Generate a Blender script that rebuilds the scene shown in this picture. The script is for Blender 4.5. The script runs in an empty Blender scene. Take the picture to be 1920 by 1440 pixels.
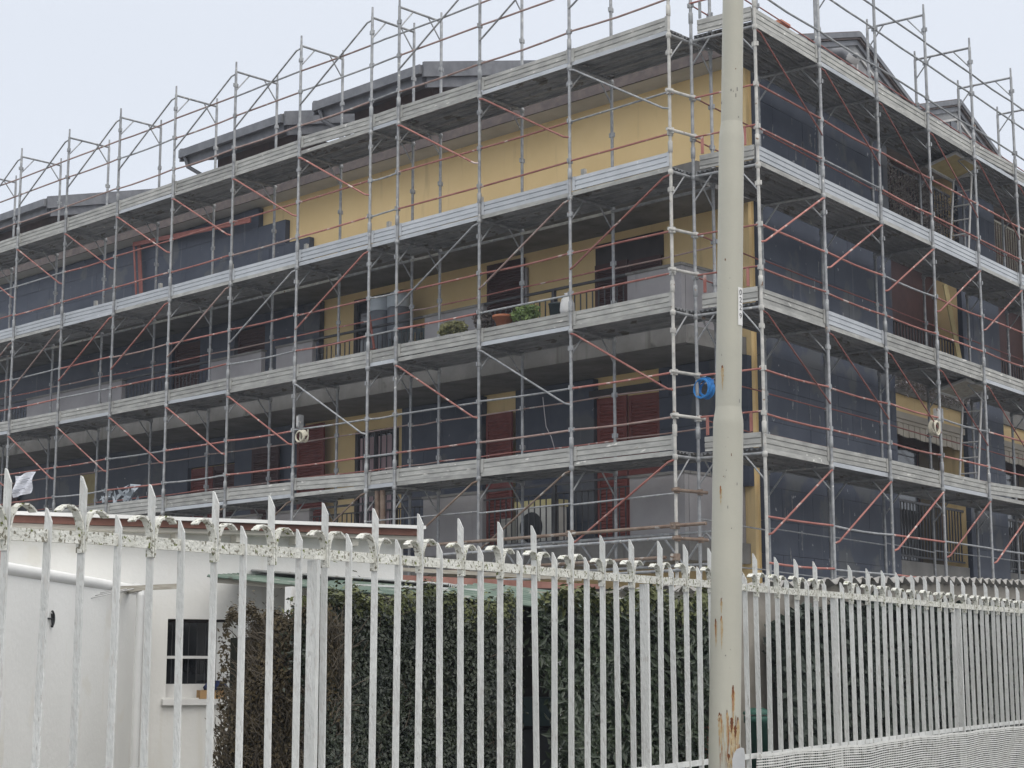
import bpy, bmesh, math, random
from mathutils import Vector, Matrix
random.seed(7)
C = bpy.context.scene.collection
sc = bpy.context.scene
R = math.radians
# ------------------------------------------------------------------ camera
F_PX, PITCH, YAW = 3260.0, 9.347, 44.590
cam_d = bpy.data.cameras.new('camera'); cam = bpy.data.objects.new('camera', cam_d); C.objects.link(cam)
cam_d.sensor_width = 36.0; cam_d.sensor_fit = 'HORIZONTAL'; cam_d.lens = 36.0 * F_PX / 1920.0
cam_d.clip_start = 0.05; cam_d.clip_end = 2000
cam.location = (0, 0, 1.6); cam.rotation_euler = (R(90 + PITCH), R(0.018), R(YAW))
sc.camera = cam
# ------------------------------------------------------------------ sky and light (overcast)
SUN_EL, SUN_ROT = 42.0, 108.0
w = bpy.data.worlds.new("World"); sc.world = w; w.use_nodes = True
nt = w.node_tree; nt.nodes.clear()
out = nt.nodes.new('ShaderNodeOutputWorld'); bg = nt.nodes.new('ShaderNodeBackground')
sky = nt.nodes.new('ShaderNodeTexSky'); sky.sky_type = 'NISHITA'; sky.sun_disc = False
sky.sun_elevation = R(SUN_EL); sky.sun_rotation = R(SUN_ROT)
mixn = nt.nodes.new('ShaderNodeMixRGB'); mixn.inputs[0].default_value = 0.93
tcw = nt.nodes.new('ShaderNodeTexCoord'); nzw = nt.nodes.new('ShaderNodeTexNoise'); nzw.inputs['Scale'].default_value = 1.3; nzw.inputs['Detail'].default_value = 3
crw = nt.nodes.new('ShaderNodeValToRGB')
crw.color_ramp.elements[0].position = .3; crw.color_ramp.elements[0].color = (8.0, 8.5, 9.35, 1)
crw.color_ramp.elements[1].position = .7; crw.color_ramp.elements[1].color = (8.5, 8.95, 9.8, 1)
nt.links.new(tcw.outputs['Generated'], nzw.inputs['Vector']); nt.links.new(nzw.outputs['Fac'], crw.inputs[0])
nt.links.new(sky.outputs[0], mixn.inputs[1]); nt.links.new(crw.outputs[0], mixn.inputs[2])
sepw = nt.nodes.new('ShaderNodeSeparateXYZ'); nt.links.new(tcw.outputs['Generated'], sepw.inputs[0])   # an overcast sky is brighter overhead
mrw = nt.nodes.new('ShaderNodeMapRange'); mrw.interpolation_type = 'SMOOTHSTEP'; mrw.inputs['From Min'].default_value = .34; mrw.inputs['From Max'].default_value = .95; mrw.inputs['To Min'].default_value = 1.0; mrw.inputs['To Max'].default_value = 2.5
nt.links.new(sepw.outputs[2], mrw.inputs[0]); mulw = nt.nodes.new('ShaderNodeVectorMath'); mulw.operation = 'MULTIPLY'
mrw.inputs['To Min'].default_value = 0; mrw.inputs['To Max'].default_value = 1
zc = nt.nodes.new('ShaderNodeMixRGB'); zc.inputs[1].default_value = (1, 1, 1, 1); zc.inputs[2].default_value = (2.62, 2.46, 2.20, 1); nt.links.new(mrw.outputs[0], zc.inputs[0])
nt.links.new(mixn.outputs[0], mulw.inputs[0]); nt.links.new(zc.outputs[0], mulw.inputs[1])
nt.links.new(mulw.outputs[0], bg.inputs[0]); bg.inputs[1].default_value = 0.10
nt.links.new(bg.outputs[0], out.inputs[0])
sd = bpy.data.lights.new('sun', 'SUN'); sd.energy = 1.35; sd.angle = R(60); sd.color = (1, .93, .82)
so = bpy.data.objects.new('sun', sd); C.objects.link(so)
_az = R(90 - SUN_ROT)
_sdir = Vector((math.cos(R(SUN_EL)) * math.sin(R(SUN_ROT)), math.cos(R(SUN_EL)) * math.cos(R(SUN_ROT)), math.sin(R(SUN_EL))))
so.rotation_euler = _sdir.to_track_quat('Z', 'Y').to_euler()
sc.view_settings.view_transform = 'Standard'; sc.view_settings.look = 'None'
sc.view_settings.exposure = 0; sc.view_settings.gamma = 1

# ------------------------------------------------------------------ measuring helper: pixel of the photograph -> point on a real plane
_cp, _sp, _cy, _sy = math.cos(R(PITCH)), math.sin(R(PITCH)), math.cos(R(YAW)), math.sin(R(YAW))
CF = Vector((-_sy * _cp, _cy * _cp, _sp)); CR = Vector((_cy, _sy, 0)); CU = CR.cross(CF); CO = Vector((0, 0, 1.6))
def ray(px, py): return CF + CR * ((px - 960) / F_PX) - CU * ((py - 720) / F_PX)
def at(px, py, depth): return CO + ray(px, py) * depth
def on(px, py, p0, n):
    r = ray(px, py); n = Vector(n); return CO + r * ((Vector(p0) - CO).dot(n) / r.dot(n))

# ------------------------------------------------------------------ materials
MATS = {}
def mat(name, c1, c2=None, scale=4.0, rough=.7, metal=0., bump=.0, bscale=40., spots=None, spec=.3, stretch=None, rnd=0., streak=None):
    """c1/c2 blended by noise; spots=(colour,threshold,scale) adds patches of wear; rnd varies each object a little"""
    if name in MATS: return MATS[name]
    m = bpy.data.materials.new(name); m.use_nodes = True; n = m.node_tree; b = n.nodes['Principled BSDF']; L = n.links.new
    b.inputs['Roughness'].default_value = rough; b.inputs['Metallic'].default_value = metal
    b.inputs['Specular IOR Level'].default_value = spec
    tc = n.nodes.new('ShaderNodeTexCoord'); mp = n.nodes.new('ShaderNodeMapping'); L(tc.outputs['Object'], mp.inputs[0])
    oi = n.nodes.new('ShaderNodeObjectInfo')
    cmb = n.nodes.new('ShaderNodeCombineXYZ'); mul = n.nodes.new('ShaderNodeMath'); mul.operation = 'MULTIPLY'; mul.inputs[1].default_value = 37.
    L(oi.outputs['Random'], mul.inputs[0]); L(mul.outputs[0], cmb.inputs[0]); L(mul.outputs[0], cmb.inputs[2]); L(cmb.outputs[0], mp.inputs['Location'])
    if stretch: mp.inputs['Scale'].default_value = stretch
    nz = n.nodes.new('ShaderNodeTexNoise'); nz.inputs['Scale'].default_value = scale; nz.inputs['Detail'].default_value = 6; nz.inputs['Roughness'].default_value = .6
    L(mp.outputs[0], nz.inputs['Vector'])
    cr = n.nodes.new('ShaderNodeValToRGB'); cr.color_ramp.elements[0].position = .35; cr.color_ramp.elements[1].position = .65
    cr.color_ramp.elements[0].color = (*c1, 1); cr.color_ramp.elements[1].color = (*(c2 or c1), 1)
    L(nz.outputs['Fac'], cr.inputs[0]); col = cr.outputs[0]
    if spots:
        for sc_, th, ss in (spots if isinstance(spots, list) else [spots]):
            n2 = n.nodes.new('ShaderNodeTexNoise'); n2.inputs['Scale'].default_value = ss; n2.inputs['Detail'].default_value = 4
            L(mp.outputs[0], n2.inputs['Vector'])
            r2 = n.nodes.new('ShaderNodeValToRGB'); r2.color_ramp.elements[0].position = th; r2.color_ramp.elements[1].position = th + .05
            L(n2.outputs['Fac'], r2.inputs[0])
            mx = n.nodes.new('ShaderNodeMixRGB'); L(r2.outputs[0], mx.inputs[0]); L(col, mx.inputs[1]); mx.inputs[2].default_value = (*sc_, 1); col = mx.outputs[0]
    if streak:   # vertical run-off marks
        mp3 = n.nodes.new('ShaderNodeMapping'); L(tc.outputs['Object'], mp3.inputs[0]); mp3.inputs['Scale'].default_value = (3.2, 3.2, .28)
        n3 = n.nodes.new('ShaderNodeTexNoise'); n3.inputs['Scale'].default_value = 2.2; n3.inputs['Detail'].default_value = 5; L(mp3.outputs[0], n3.inputs['Vector'])
        r3 = n.nodes.new('ShaderNodeValToRGB'); r3.color_ramp.elements[0].position = streak[1]; r3.color_ramp.elements[1].position = streak[1] + .16
        L(n3.outputs['Fac'], r3.inputs[0]); m3 = n.nodes.new('ShaderNodeMixRGB'); L(r3.outputs[0], m3.inputs[0]); L(col, m3.inputs[1]); m3.inputs[2].default_value = (*streak[0], 1); col = m3.outputs[0]
    if rnd:
        hs = n.nodes.new('ShaderNodeHueSaturation'); ma = n.nodes.new('ShaderNodeMapRange'); ma.inputs['To Min'].default_value = 1 - rnd; ma.inputs['To Max'].default_value = 1 + rnd
        L(oi.outputs['Random'], ma.inputs[0]); L(ma.outputs[0], hs.inputs['Value']); L(col, hs.inputs['Color']); col = hs.outputs[0]
    L(col, b.inputs['Base Color'])
    if bump:
        nb = n.nodes.new('ShaderNodeTexNoise'); nb.inputs['Scale'].default_value = bscale; nb.inputs['Detail'].default_value = 4; L(mp.outputs[0], nb.inputs['Vector'])
        bp = n.nodes.new('ShaderNodeBump'); bp.inputs['Strength'].default_value = bump; bp.inputs['Distance'].default_value = .01
        L(nb.outputs['Fac'], bp.inputs['Height']); L(bp.outputs[0], b.inputs['Normal'])
    MATS[name] = m; return m
GALV = mat('galvanised_tube', (.21, .22, .235), (.36, .37, .38), 9, .5, .25, spots=[((.56, .56, .54), .66, 14), ((.22, .15, .11), .70, 7)], rnd=.14)
GALV2 = mat('cement_splashed_tube', (.36, .36, .35), (.56, .55, .52), 8, .75, .1, spots=((.20, .13, .09), .64, 9), rnd=.1)
RED = mat('faded_red_tube', (.27, .10, .085), (.37, .165, .14), 3, .65, 0, spots=[((.50, .40, .37), .60, 5), ((.17, .09, .07), .68, 11)], rnd=.2)
BROWN = mat('rusted_tube', (.17, .115, .085), (.27, .215, .175), 7, .8, .1, spots=((.42, .40, .37), .62, 6), rnd=.15)
TOEB = mat('toe_board_steel', (.28, .28, .27), (.42, .42, .40), 3, .65, .1, spots=[((.64, .63, .60), .66, 5), ((.26, .24, .21), .70, 11)], rnd=.14, stretch=(1, 1, 3), bump=.1, bscale=30)
TOEB2 = mat('new_toe_board_steel', (.40, .42, .445), (.49, .51, .535), 2, .42, .25, spots=((.66, .67, .67), .70, 9), rnd=.08)
DECK = mat('deck_steel', (.17, .175, .185), (.27, .275, .285), 3, .6, .1, spots=[((.12, .11, .10), .60, 3), ((.40, .39, .37), .70, 8)], rnd=.2, bump=.15, bscale=25)
DARK = mat('insulation_board', (.026, .035, .060), (.050, .060, .088), 1.2, .56, 0, spots=[((.30, .31, .33), .69, 8), ((.075, .08, .09), .56, 1.1)], bump=.12, bscale=60, streak=((.17, .18, .205), .645), spec=.5)
YEL = mat('ochre_render', (.68, .51, .26), (.75, .575, .31), .8, .9, 0, bump=.25, bscale=120, streak=((.58, .44, .24), .62))
GREYP = mat('balcony_parapet_plaster', (.28, .27, .28), (.34, .33, .34), 1.5, .9, 0, bump=.15, bscale=60, streak=((.25, .24, .24), .66))
CONC = mat('balcony_concrete', (.16, .155, .15), (.235, .23, .22), 1.6, .9, 0, spots=((.10, .10, .09), .66, 1.7), bump=.3, bscale=30, streak=((.13, .125, .115), .6))
SHUT = mat('brown_red_shutter', (.16, .038, .030), (.21, .055, .045), 4, .6, 0, rnd=.1)
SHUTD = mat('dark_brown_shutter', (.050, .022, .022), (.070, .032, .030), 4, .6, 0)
DOORF = mat('dark_door_frame', (.035, .028, .03), (.05, .04, .04), 4, .5)
GLASS = mat('dark_window_glass', (.02, .022, .026), (.03, .032, .036), 2, .06, 0, spec=.8)
CURT = mat('pink_curtain', (.42, .30, .32), (.50, .38, .40), 3, .9, stretch=(12, 12, .4))
IRON = mat('dark_railing_iron', (.045, .045, .05), (.07, .07, .075), 6, .5)
ROOFT = mat('roof_tile', (.10, .085, .085), (.16, .13, .12), 6, .85, bump=.5, bscale=30)
GUTT = mat('grey_gutter_metal', (.13, .135, .15), (.19, .195, .21), 4, .5, .3)
DWALL = mat('dormer_wood', (.075, .05, .05), (.11, .07, .065), 4, .8)
DGREY = mat('dormer_plaster', (.22, .225, .235), (.28, .285, .295), 4, .9, bump=.2)
TRIM = mat('light_trim', (.42, .42, .42), (.50, .50, .50), 4, .7)
FENCE = mat('peeling_white_paint', (.52, .53, .52), (.64, .65, .64), 9, .75, 0, spots=[((.52, .515, .50), .58, 60), ((.34, .33, .31), .68, 120), ((.40, .20, .06), .76, 12)], bump=.8, bscale=110, rnd=.05, stretch=(1, 1, .28))
MOSS = mat('mossy_peeling_paint', (.54, .54, .49), (.68, .68, .64), 12, .85, 0, spots=[((.22, .21, .17), .57, 55), ((.13, .15, .04), .62, 40)], bump=.9, bscale=70, rnd=.05)
POST = mat('lamp_post_paint', (.375, .37, .32), (.43, .42, .36), 1.2, .5, 0, spots=[((.30, .295, .26), .72, 40)], bump=.12, bscale=35)
WHITE = mat('white_house_render', (.72, .72, .70), (.79, .79, .77), 1.0, .9, 0, bump=.22, bscale=26, streak=((.68, .66, .60), .62), spots=((.72, .71, .67), .62, 2.4))
HBAND = mat('house_fascia_brown', (.13, .06, .045), (.19, .09, .07), 5, .7)
HCREAM = mat('house_eave_plaster', (.50, .48, .43), (.60, .58, .52), 2, .9, bump=.2)
WPAINT = mat('white_gloss_paint', (.68, .68, .67), (.76, .76, .75), 3, .4)
PVC = mat('white_pvc_pipe', (.62, .63, .63), (.70, .71, .71), 3, .4)
GRN = mat('green_corrugated_sheet', (.070, .105, .085), (.125, .165, .135), 3, .7, 0, spots=[((.22, .23, .21), .60, 9), ((.05, .055, .045), .62, 5)], bump=.2)
GREYSH = mat('grey_corrugated_sheet', (.25, .26, .26), (.36, .37, .36), 5, .8, 0, spots=((.16, .15, .13), .62, 9), bump=.2)
REDSH = mat('old_red_fascia', (.22, .11, .09), (.32, .17, .14), 6, .85)
WOOD = mat('weathered_wood', (.28, .26, .22), (.42, .40, .35), 8, .9, stretch=(1, 1, 8))
GWALL = mat('garden_wall_render', (.20, .185, .16), (.31, .29, .26), 2.2, .95, 0, spots=((.14, .13, .115), .62, 1.3), bump=.5, bscale=25)
COPING = mat('fibre_cement_sheet', (.26, .25, .24), (.37, .36, .34), 6, .95, spots=((.15, .14, .12), .60, 12), bump=.4)
LOWW = mat('low_concrete_wall', (.50, .50, .48), (.62, .62, .60), 4, .9, spots=((.34, .33, .31), .62, 9), bump=.4)
MESH = mat('white_plastic_mesh', (.56, .56, .54), (.66, .66, .64), 8, .6, spots=((.40, .39, .36), .63, 14))
BRICK = mat('red_brick_pillar', (.36, .14, .09), (.42, .19, .13), 9, .9)
ASPH = mat('asphalt', (.045, .045, .045), (.06, .06, .058), 30, .95, bump=.3)
PAVE = mat('pavement_concrete', (.30, .30, .28), (.38, .38, .36), 6, .95, bump=.2)
SOIL = mat('garden_soil', (.05, .045, .03), (.08, .07, .045), 5, .95, bump=.4)
LEAFG = mat('dark_hedge_leaf', (.011, .018, .011), (.032, .042, .022), 9, .4, spec=.5)
LEAFT = mat('bright_top_leaf', (.060, .072, .026), (.115, .125, .050), 6, .6)
LEAFB = mat('brown_hedge_leaf', (.050, .040, .024), (.10, .078, .042), 6, .75)
LEAFL = mat('laurel_leaf', (.016, .027, .015), (.042, .060, .030), 4, .38, spec=.5)
LEAFI = mat('ivy_leaf', (.018, .028, .021), (.042, .055, .042), 5, .55)
TWIG = mat('dry_twig', (.075, .062, .046), (.14, .12, .095), 9, .9)
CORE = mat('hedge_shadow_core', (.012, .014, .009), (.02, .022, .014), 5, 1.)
VINE = mat('dead_vine', (.17, .15, .14), (.30, .28, .27), 9, .9)
TERRA = mat('terracotta', (.42, .15, .08), (.50, .21, .12), 6, .85)
BLUE = mat('blue_hose_plastic', (.02, .16, .46), (.03, .22, .55), 6, .4)
CREAM = mat('cream_cable', (.50, .47, .38), (.58, .55, .46), 6, .6)
CHAIRM = mat('dark_green_plastic', (.035, .05, .055), (.05, .07, .075), 6, .4)
BANNER = mat('white_banner_cloth', (.66, .67, .74), (.78, .79, .84), 3, .8)
INKM = mat('grey_print', (.25, .26, .30))
INKB = mat('black_print', (.05, .05, .06))
RUST = mat('rust_stain', (.19, .07, .025), (.31, .135, .055), 60, .9)
AWN = mat('cream_awning_cloth', (.40, .36, .30), (.47, .43, .37), 2, .9, bump=.15, bscale=30)
BOARD = mat('yellow_shuttering_board', (.33, .26, .11), (.42, .34, .16), 4, .6)
REDP = mat('red_painted_timber', (.24, .085, .072), (.31, .12, .10), 5, .7)
TANK = mat('blue_grey_sheet_roll', (.10, .115, .14), (.15, .165, .19), 3, .5)
PALEGREY = mat('pale_lit_top_and_sheet', (.42, .47, .52), (.52, .57, .62), 3, .8)
CARD = mat('cardboard', (.40, .25, .12), (.46, .30, .16), 5, .9)
NAVY = mat('navy_cloth', (.02, .03, .09), (.03, .045, .12), 5, .9)
BINM = mat('dark_green_bin', (.015, .06, .045), (.02, .08, .06), 5, .4)
ACW = mat('air_conditioner_case', (.55, .55, .52), (.62, .62, .59), 5, .5)
ACY = mat('yellowed_case_top', (.55, .48, .22), (.60, .54, .30), 5, .6)
FANB = mat('black_fan_grille', (.025, .027, .03))

# ------------------------------------------------------------------ mesh helpers
EX, EY, EZ = Vector((1, 0, 0)), Vector((0, 1, 0)), Vector((0, 0, 1))
class MB:
    def __init__(s): s.v = []; s.f = []; s.sm = []
    def add(s, vs, fs, smooth=False):
        b = len(s.v); s.v += [Vector(p) for p in vs]; s.f += [[b + i for i in f] for f in fs]; s.sm += [smooth] * len(fs); return s
    def box(s, c, h, ax=(EX, EY, EZ)):   # centre, half sizes, axes
        c = Vector(c); a, b, d = [Vector(ax[i]) * h[i] for i in range(3)]
        vs = [c + sx * a + sy * b + sz * d for sz in (-1, 1) for sy in (-1, 1) for sx in (-1, 1)]
        return s.add(vs, [[0, 2, 3, 1], [4, 5, 7, 6], [0, 1, 5, 4], [2, 6, 7, 3], [0, 4, 6, 2], [1, 3, 7, 5]])
    def bar(s, p, q, wx, wy, up=EZ):     # rectangular bar from p to q
        p = Vector(p); q = Vector(q); d = (q - p); L = d.length; d.normalize(); up = Vector(up)
        if abs(d.dot(up)) > .99: up = EX
        a = d.cross(up).normalized(); b = a.cross(d).normalized()
        return s.box((p + q) / 2, (L / 2, wx / 2, wy / 2), (d, a, b))
    def tube(s, pts, r, n=8, cap=True):
        pts = [Vector(p) for p in pts]; rs = r if isinstance(r, (list, tuple)) else [r] * len(pts)
        rings = []; prev = None
        for i, p in enumerate(pts):
            d = (pts[min(i + 1, len(pts) - 1)] - pts[max(i - 1, 0)]).normalized()
            if prev is None:
                u = EZ if abs(d.z) < .9 else EX
                a = d.cross(u).normalized()
            else:
                a = (prev - d * prev.dot(d))
                a = a.normalized() if a.length > 1e-6 else d.cross(EX).normalized()
            prev = a; b = d.cross(a)
            rings.append([p + (a * math.cos(2 * math.pi * k / n) + b * math.sin(2 * math.pi * k / n)) * rs[i] for k in range(n)])
        vs = [v for rg in rings for v in rg]; fs = []
        for i in range(len(pts) - 1):
            for k in range(n): fs.append([i * n + k, i * n + (k + 1) % n, (i + 1) * n + (k + 1) % n, (i + 1) * n + k])
        s.add(vs, fs, True)
        if cap: s.add(rings[0][::-1], [list(range(n))]); s.add(rings[-1], [list(range(n))])
        return s
    def lathe(s, base, prof, n=12, axis=EZ):   # prof: (r,h)
        base = Vector(base); axis = Vector(axis).normalized(); u = EX if abs(axis.x) < .9 else EY
        a = axis.cross(u).normalized(); b = axis.cross(a); vs = []; fs = []
        for r, h in prof:
            for k in range(n): vs.append(base + axis * h + (a * math.cos(2 * math.pi * k / n) + b * math.sin(2 * math.pi * k / n)) * r)
        for i in range(len(prof) - 1):
            for k in range(n): fs.append([i * n + k, i * n + (k + 1) % n, (i + 1) * n + (k + 1) % n, (i + 1) * n + k])
        return s.add(vs, fs, True)
    def prism(s, prof, p, q, ua, ub):    # closed 2-D profile (in ua,ub) swept from p to q
        p = Vector(p); q = Vector(q); ua = Vector(ua); ub = Vector(ub); n = len(prof)
        vs = [p + ua * x + ub * y for x, y in prof] + [q + ua * x + ub * y for x, y in prof]
        fs = [[i, (i + 1) % n, n + (i + 1) % n, n + i] for i in range(n)]
        fs += [list(range(n))[::-1], [n + i for i in range(n)]]
        return s.add(vs, fs)
    def quad(s, a, b, c, d): return s.add([a, b, c, d], [[0, 1, 2, 3]])
    def build(s, name, m, parent=None, label=None):
        base = Vector((0, 0, 0)); p = parent
        while p is not None: base += p.location; p = p.parent
        me = bpy.data.meshes.new(name); 
        if parent is None:
            xs = [v.x for v in s.v]; ys = [v.y for v in s.v]; zs = [v.z for v in s.v]
            base = Vector(((min(xs) + max(xs)) / 2, (min(ys) + max(ys)) / 2, min(zs)))
        me.from_pydata([v - base for v in s.v], [], s.f)
        for i, pl in enumerate(me.polygons): pl.use_smooth = s.sm[i]
        me.materials.append(m); o = bpy.data.objects.new(name, me); C.objects.link(o)
        if parent is not None: o.parent = parent
        else: o.location = base
        if label: o['label'] = label
        return o
def thing(name, loc, label, cat, group=None):
    o = bpy.data.objects.new(name, None); o.empty_display_size = .2; C.objects.link(o); o.location = loc; o['label'] = label; o['category'] = cat
    if group: o['group'] = group
    return o
def tag(o, label, cat, group=None):
    o['label'] = label; o['category'] = cat
    if group: o['group'] = group
    return o
def struct(o): o['kind'] = 'structure'; return o

# ================================================================== GROUND
g = MB().quad((-400, -400, 0), (400, -400, 0), (400, 400, 0), (-400, 400, 0)).build('ground', mat('yard_ground', (.19, .185, .17), (.25, .245, .23), .6, .95, bump=.2)); struct(g)
FA = R(103.81); FD = Vector((math.cos(FA), math.sin(FA), 0)); FN = Vector((FD.y, -FD.x, 0))  # fence direction, normal to the street
FO = Vector((-3.7184 * 1.5, 2.0671 * 1.5, 0)) + FD * .014
road_c = FO + FN * 5.0
struct(MB().box(road_c + FD * 8 + EZ * .010, (60, 3.4, .006), (FD, FN, EZ)).build('road', ASPH))
struct(MB().box(FO + FN * .95 + FD * 8 + EZ * .06, (60, .62, .06), (FD, FN, EZ)).build('pavement', PAVE))

def haze(density):
    o = MB().box((-20, 35, 8), (60, 60, 9)).build('haze', bpy.data.materials.new('thin_mist'))
    m = o.data.materials[0]; m.use_nodes = True; n = m.node_tree; n.nodes.clear()
    ou = n.nodes.new('ShaderNodeOutputMaterial'); v = n.nodes.new('ShaderNodeVolumePrincipled'); v.inputs['Color'].default_value = (.80, .87, 1, 1); v.inputs['Density'].default_value = density
    n.links.new(v.outputs[0], ou.inputs['Volume']); o['kind'] = 'stuff'; return o
haze(.0010)

# ================================================================== SCAFFOLDS
TOE = {2: 4.756, 3: 6.756, 4: 8.756, 5: 10.756}
PX0, PY0 = -14.886, 18.2576
B, NB = 1.9093, .6872
LST = [0, B, 2 * B, 3 * B] + [3 * B + NB + B * i for i in range(0, 9)]
QO = Vector((-13.8226, 18.848, 0)); DR = Vector((-.13435, .99093, 0)); NR = Vector((-.99093, -.13435, 0)); BR = 1.9647
def standard(p, inner=False, mtl=GALV, root=None, zt=None):
    p = Vector(p); m = MB(); top = TOE[5] + (1.90 if zt is None else zt)
    m.tube([p, p + EZ * (top - .17)], .0245, 10)
    m.tube([p + EZ * (top - .17), p + EZ * top], [.019, .017], 8)
    for k, z in TOE.items():
        m.tube([p + EZ * (z - .34), p + EZ * (z - .33), p + EZ * (z - .27), p + EZ * (z - .26)], [.025, .039, .039, .025], 10, False)
        m.tube([p + EZ * (z - .02), p + EZ * (z - .01), p + EZ * (z + .14), p + EZ * (z + .15)], [.025, .034, .034, .025], 10, False)
        for h in (.26, .87, 1.45):
            if inner and h == 1.45: continue
            a = random.choice((0, 1.57))
            m.box(p + EZ * (z + h), (.050, .014, .032), (Vector((math.cos(a), math.sin(a), 0)), Vector((-math.sin(a), math.cos(a), 0)), EZ))
            m.tube([p + EZ * (z + h - .035), p + EZ * (z + h + .035)], .034, 8, False)
    return m.build('standard', mtl, root)
def jitter(a): return random.uniform(-a, a)
def scaffold(root, O, D, N, ST, depth, br, rails, deckN=3, colours=None, skipdeck=()):
    """O: foot of the first outer standard, D: along the facade, N: towards the wall, ST: stations"""
    n = len(ST)
    for i, s in enumerate(ST):
        standard(O + D * s, False, GALV2 if i == 0 else GALV, root)
        standard(O + D * s + N * depth, True, GALV, root, 1.88)
        for k, z in list(TOE.items()) + [(6, TOE[5] + 2.0)]:
            zt = z - .285; a = O + D * s + EZ * zt; b = a + N * depth; m = MB()
            m.tube([a, b], .021, 8)
            m.tube([a - EZ * .37, a + N * .31], .0125, 6); m.tube([b - EZ * .37, b - N * .31], .0125, 6)
            m.build('transom', GALV, root)
    for i in range(n - 1):
        s0, s1 = ST[i], ST[i + 1]; L = s1 - s0
        for k, z in TOE.items():
            # toe board
            prof = [(0, 0), (0, -.052), (.013, -.058), (.013, -.067), (0, -.073), (0, -.128), (.013, -.134), (.013, -.143), (0, -.149), (0, -.2), (.03, -.2), (.03, -.008), (.012, 0)]
            j0, j1 = jitter(.012), jitter(.012)
            if (k, i) in ((5, 4), (2, 4)): j0, j1 = .0, .05
            a = O + D * (s0 + .02) + N * .026 + EZ * (z + j0); b = O + D * (s1 - .02) + N * .026 + EZ * (z + j1)
            newb = (k == 4) or (k == 3 and i == 1 and O == QO)
            m = MB().prism(prof, a, b, N, EZ)
            for e, sg in ((a, 1), (b, -1)): m.box(e + D * sg * .03 - EZ * .10 - N * .006, (.028, .006, .105), (D, N, EZ))
            m.build('toe_board', TOEB2 if newb else TOEB, root)
            # deck of steel planks
            pw = (depth - .06) / deckN; m = MB(); zt = z - .205
            for q in range(deckN):
                w0 = .032 + q * pw; w1 = w0 + pw - .012
                W = w1 - w0
                dk = [(0, 0), (0, -.062), (.018, -.062), (.018, -.012)]
                for r_ in range(3):
                    xx = W * (.22 + .25 * r_); dk += [(xx, -.012), (xx + .012, -.034), (xx + .034, -.034), (xx + .046, -.012)]
                dk += [(W - .018, -.012), (W - .018, -.062), (W, -.062), (W, 0)]
                jz = jitter(.004)
                m.prism(dk, O + D * (s0 + .006) + N * w0 + EZ * (zt + jz), O + D * (s1 - .006) + N * w0 + EZ * (zt + jz), N, EZ)
                if L > 1:
                    for e in (.09, L - .15): m.box(O + D * (s0 + e) + N * (w0 + W / 2) + EZ * (zt - .058), (.028, .05, .006), (D, N, EZ))
            m.build('deck', DECK, root)
            # deck edge channel, light galvanised
            MB().prism([(0, 0), (0, -.062), (.006, -.062), (.006, -.004), (.02, -.004), (.02, 0)], O + D * (s0 + .02) + N * .022 + EZ * (z - .208), O + D * (s1 - .02) + N * .022 + EZ * (z - .208), N, EZ).build('deck_edge', TOEB if random.random() < .7 else TOEB2, root)
        for k, z in (list(TOE.items()) + ([(1, 2.756)] if O == QO else [])):
            for h, nm in ((.25, 'mid_rail'), (.865, 'guard_rail')) + (((1.24, 'upper_rail'),) if k == 5 else ()):
                c = rails(k, i, h, L); a = O + D * s0 + EZ * (z + h + jitter(.012)) - N * .0; b = O + D * s1 + EZ * (z + h + jitter(.012))
                sag = random.choice((0, 0, .008, .02)); md = (a + b) / 2 - EZ * sag + N * jitter(.008)
                MB().tube([a, a.lerp(b, .25) - EZ * sag * .7, md, a.lerp(b, .75) - EZ * sag * .75, b], .0160 if c is not BROWN else .02, 8).build(nm, c, root)
                if O == QO and h < .9: MB().tube([a + N * depth + EZ * .02, b + N * depth + EZ * jitter(.03)], .011, 6).build('inner_rail', DRED if k > 1 else GALV, root)
        for k in (1, 2, 3, 4, 5):
            if L < 1: continue
            e = br(k, i)
            if not e: continue
            c, up = e; z = TOE.get(k, 2.756)
            lo, hi = z + .62, z + 1.66
            # "up" = the brace climbs towards station 0
            a = O + D * (s0 + .05) + EZ * (hi if up else lo) - N * .035; b = O + D * (s1 - .06) + EZ * (lo if up else hi) - N * .035
            d = (b - a).normalized()
            MB().tube([a - D * .05 + N * .02, a + d * .05, b - d * .05, b + D * .05 + N * .02], .0115 if c is DRED else .0155, 8).build('diagonal_brace', c, root)
GR, RD = GALV, RED
def lrails(k, i, h, L):
    if L < 1: return GALV
    if k == 5: return random.choice((BROWN_T, BROWN_T, GALV)) if h > .5 else BROWN_T
    return random.choice((RED, RED, RED, RED, BROWN_T, GALV))
DRED = mat('dark_red_tube', (.20, .075, .065), (.28, .11, .095), 4, .65, 0, rnd=.15)
BROWN_T = mat('dull_brown_tube', (.26, .17, .15), (.34, .26, .24), 4, .7, 0, spots=((.42, .40, .38), .62, 6), rnd=.15)
def lbr(k, i):
    if k == 5: return (GALV, True)
    if k == 4: return (GALV if i == 0 else RED, False)
    if k == 3: return ({0: RED, 1: BROWN_T, 2: GALV, 4: RED, 5: GALV, 6: BROWN_T, 7: RED, 8: RED}.get(i, BROWN_T), True)
    if k == 2: return (GALV if i in (1, 4) else RED, False)
    if k == 1: return (RED if i < 1 else BROWN, True)
SL = thing('scaffolding', (PX0, PY0, 0), 'long steel scaffolding with red rails wrapping the left balcony facade of the building', 'scaffolding')
scaffold(SL, Vector((PX0, PY0, 0)), Vector((-1, 0, 0)), EY, LST, .95, lbr, lrails)
def rrails(k, i, h, L):
    if k == 5: return GALV
    return random.choice((RED, RED, RED, RED, GALV))
def rbr(k, i):
    if k == 5: return None
    if k in (4, 2): return (DRED, True)
    return (RED, False)
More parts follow.
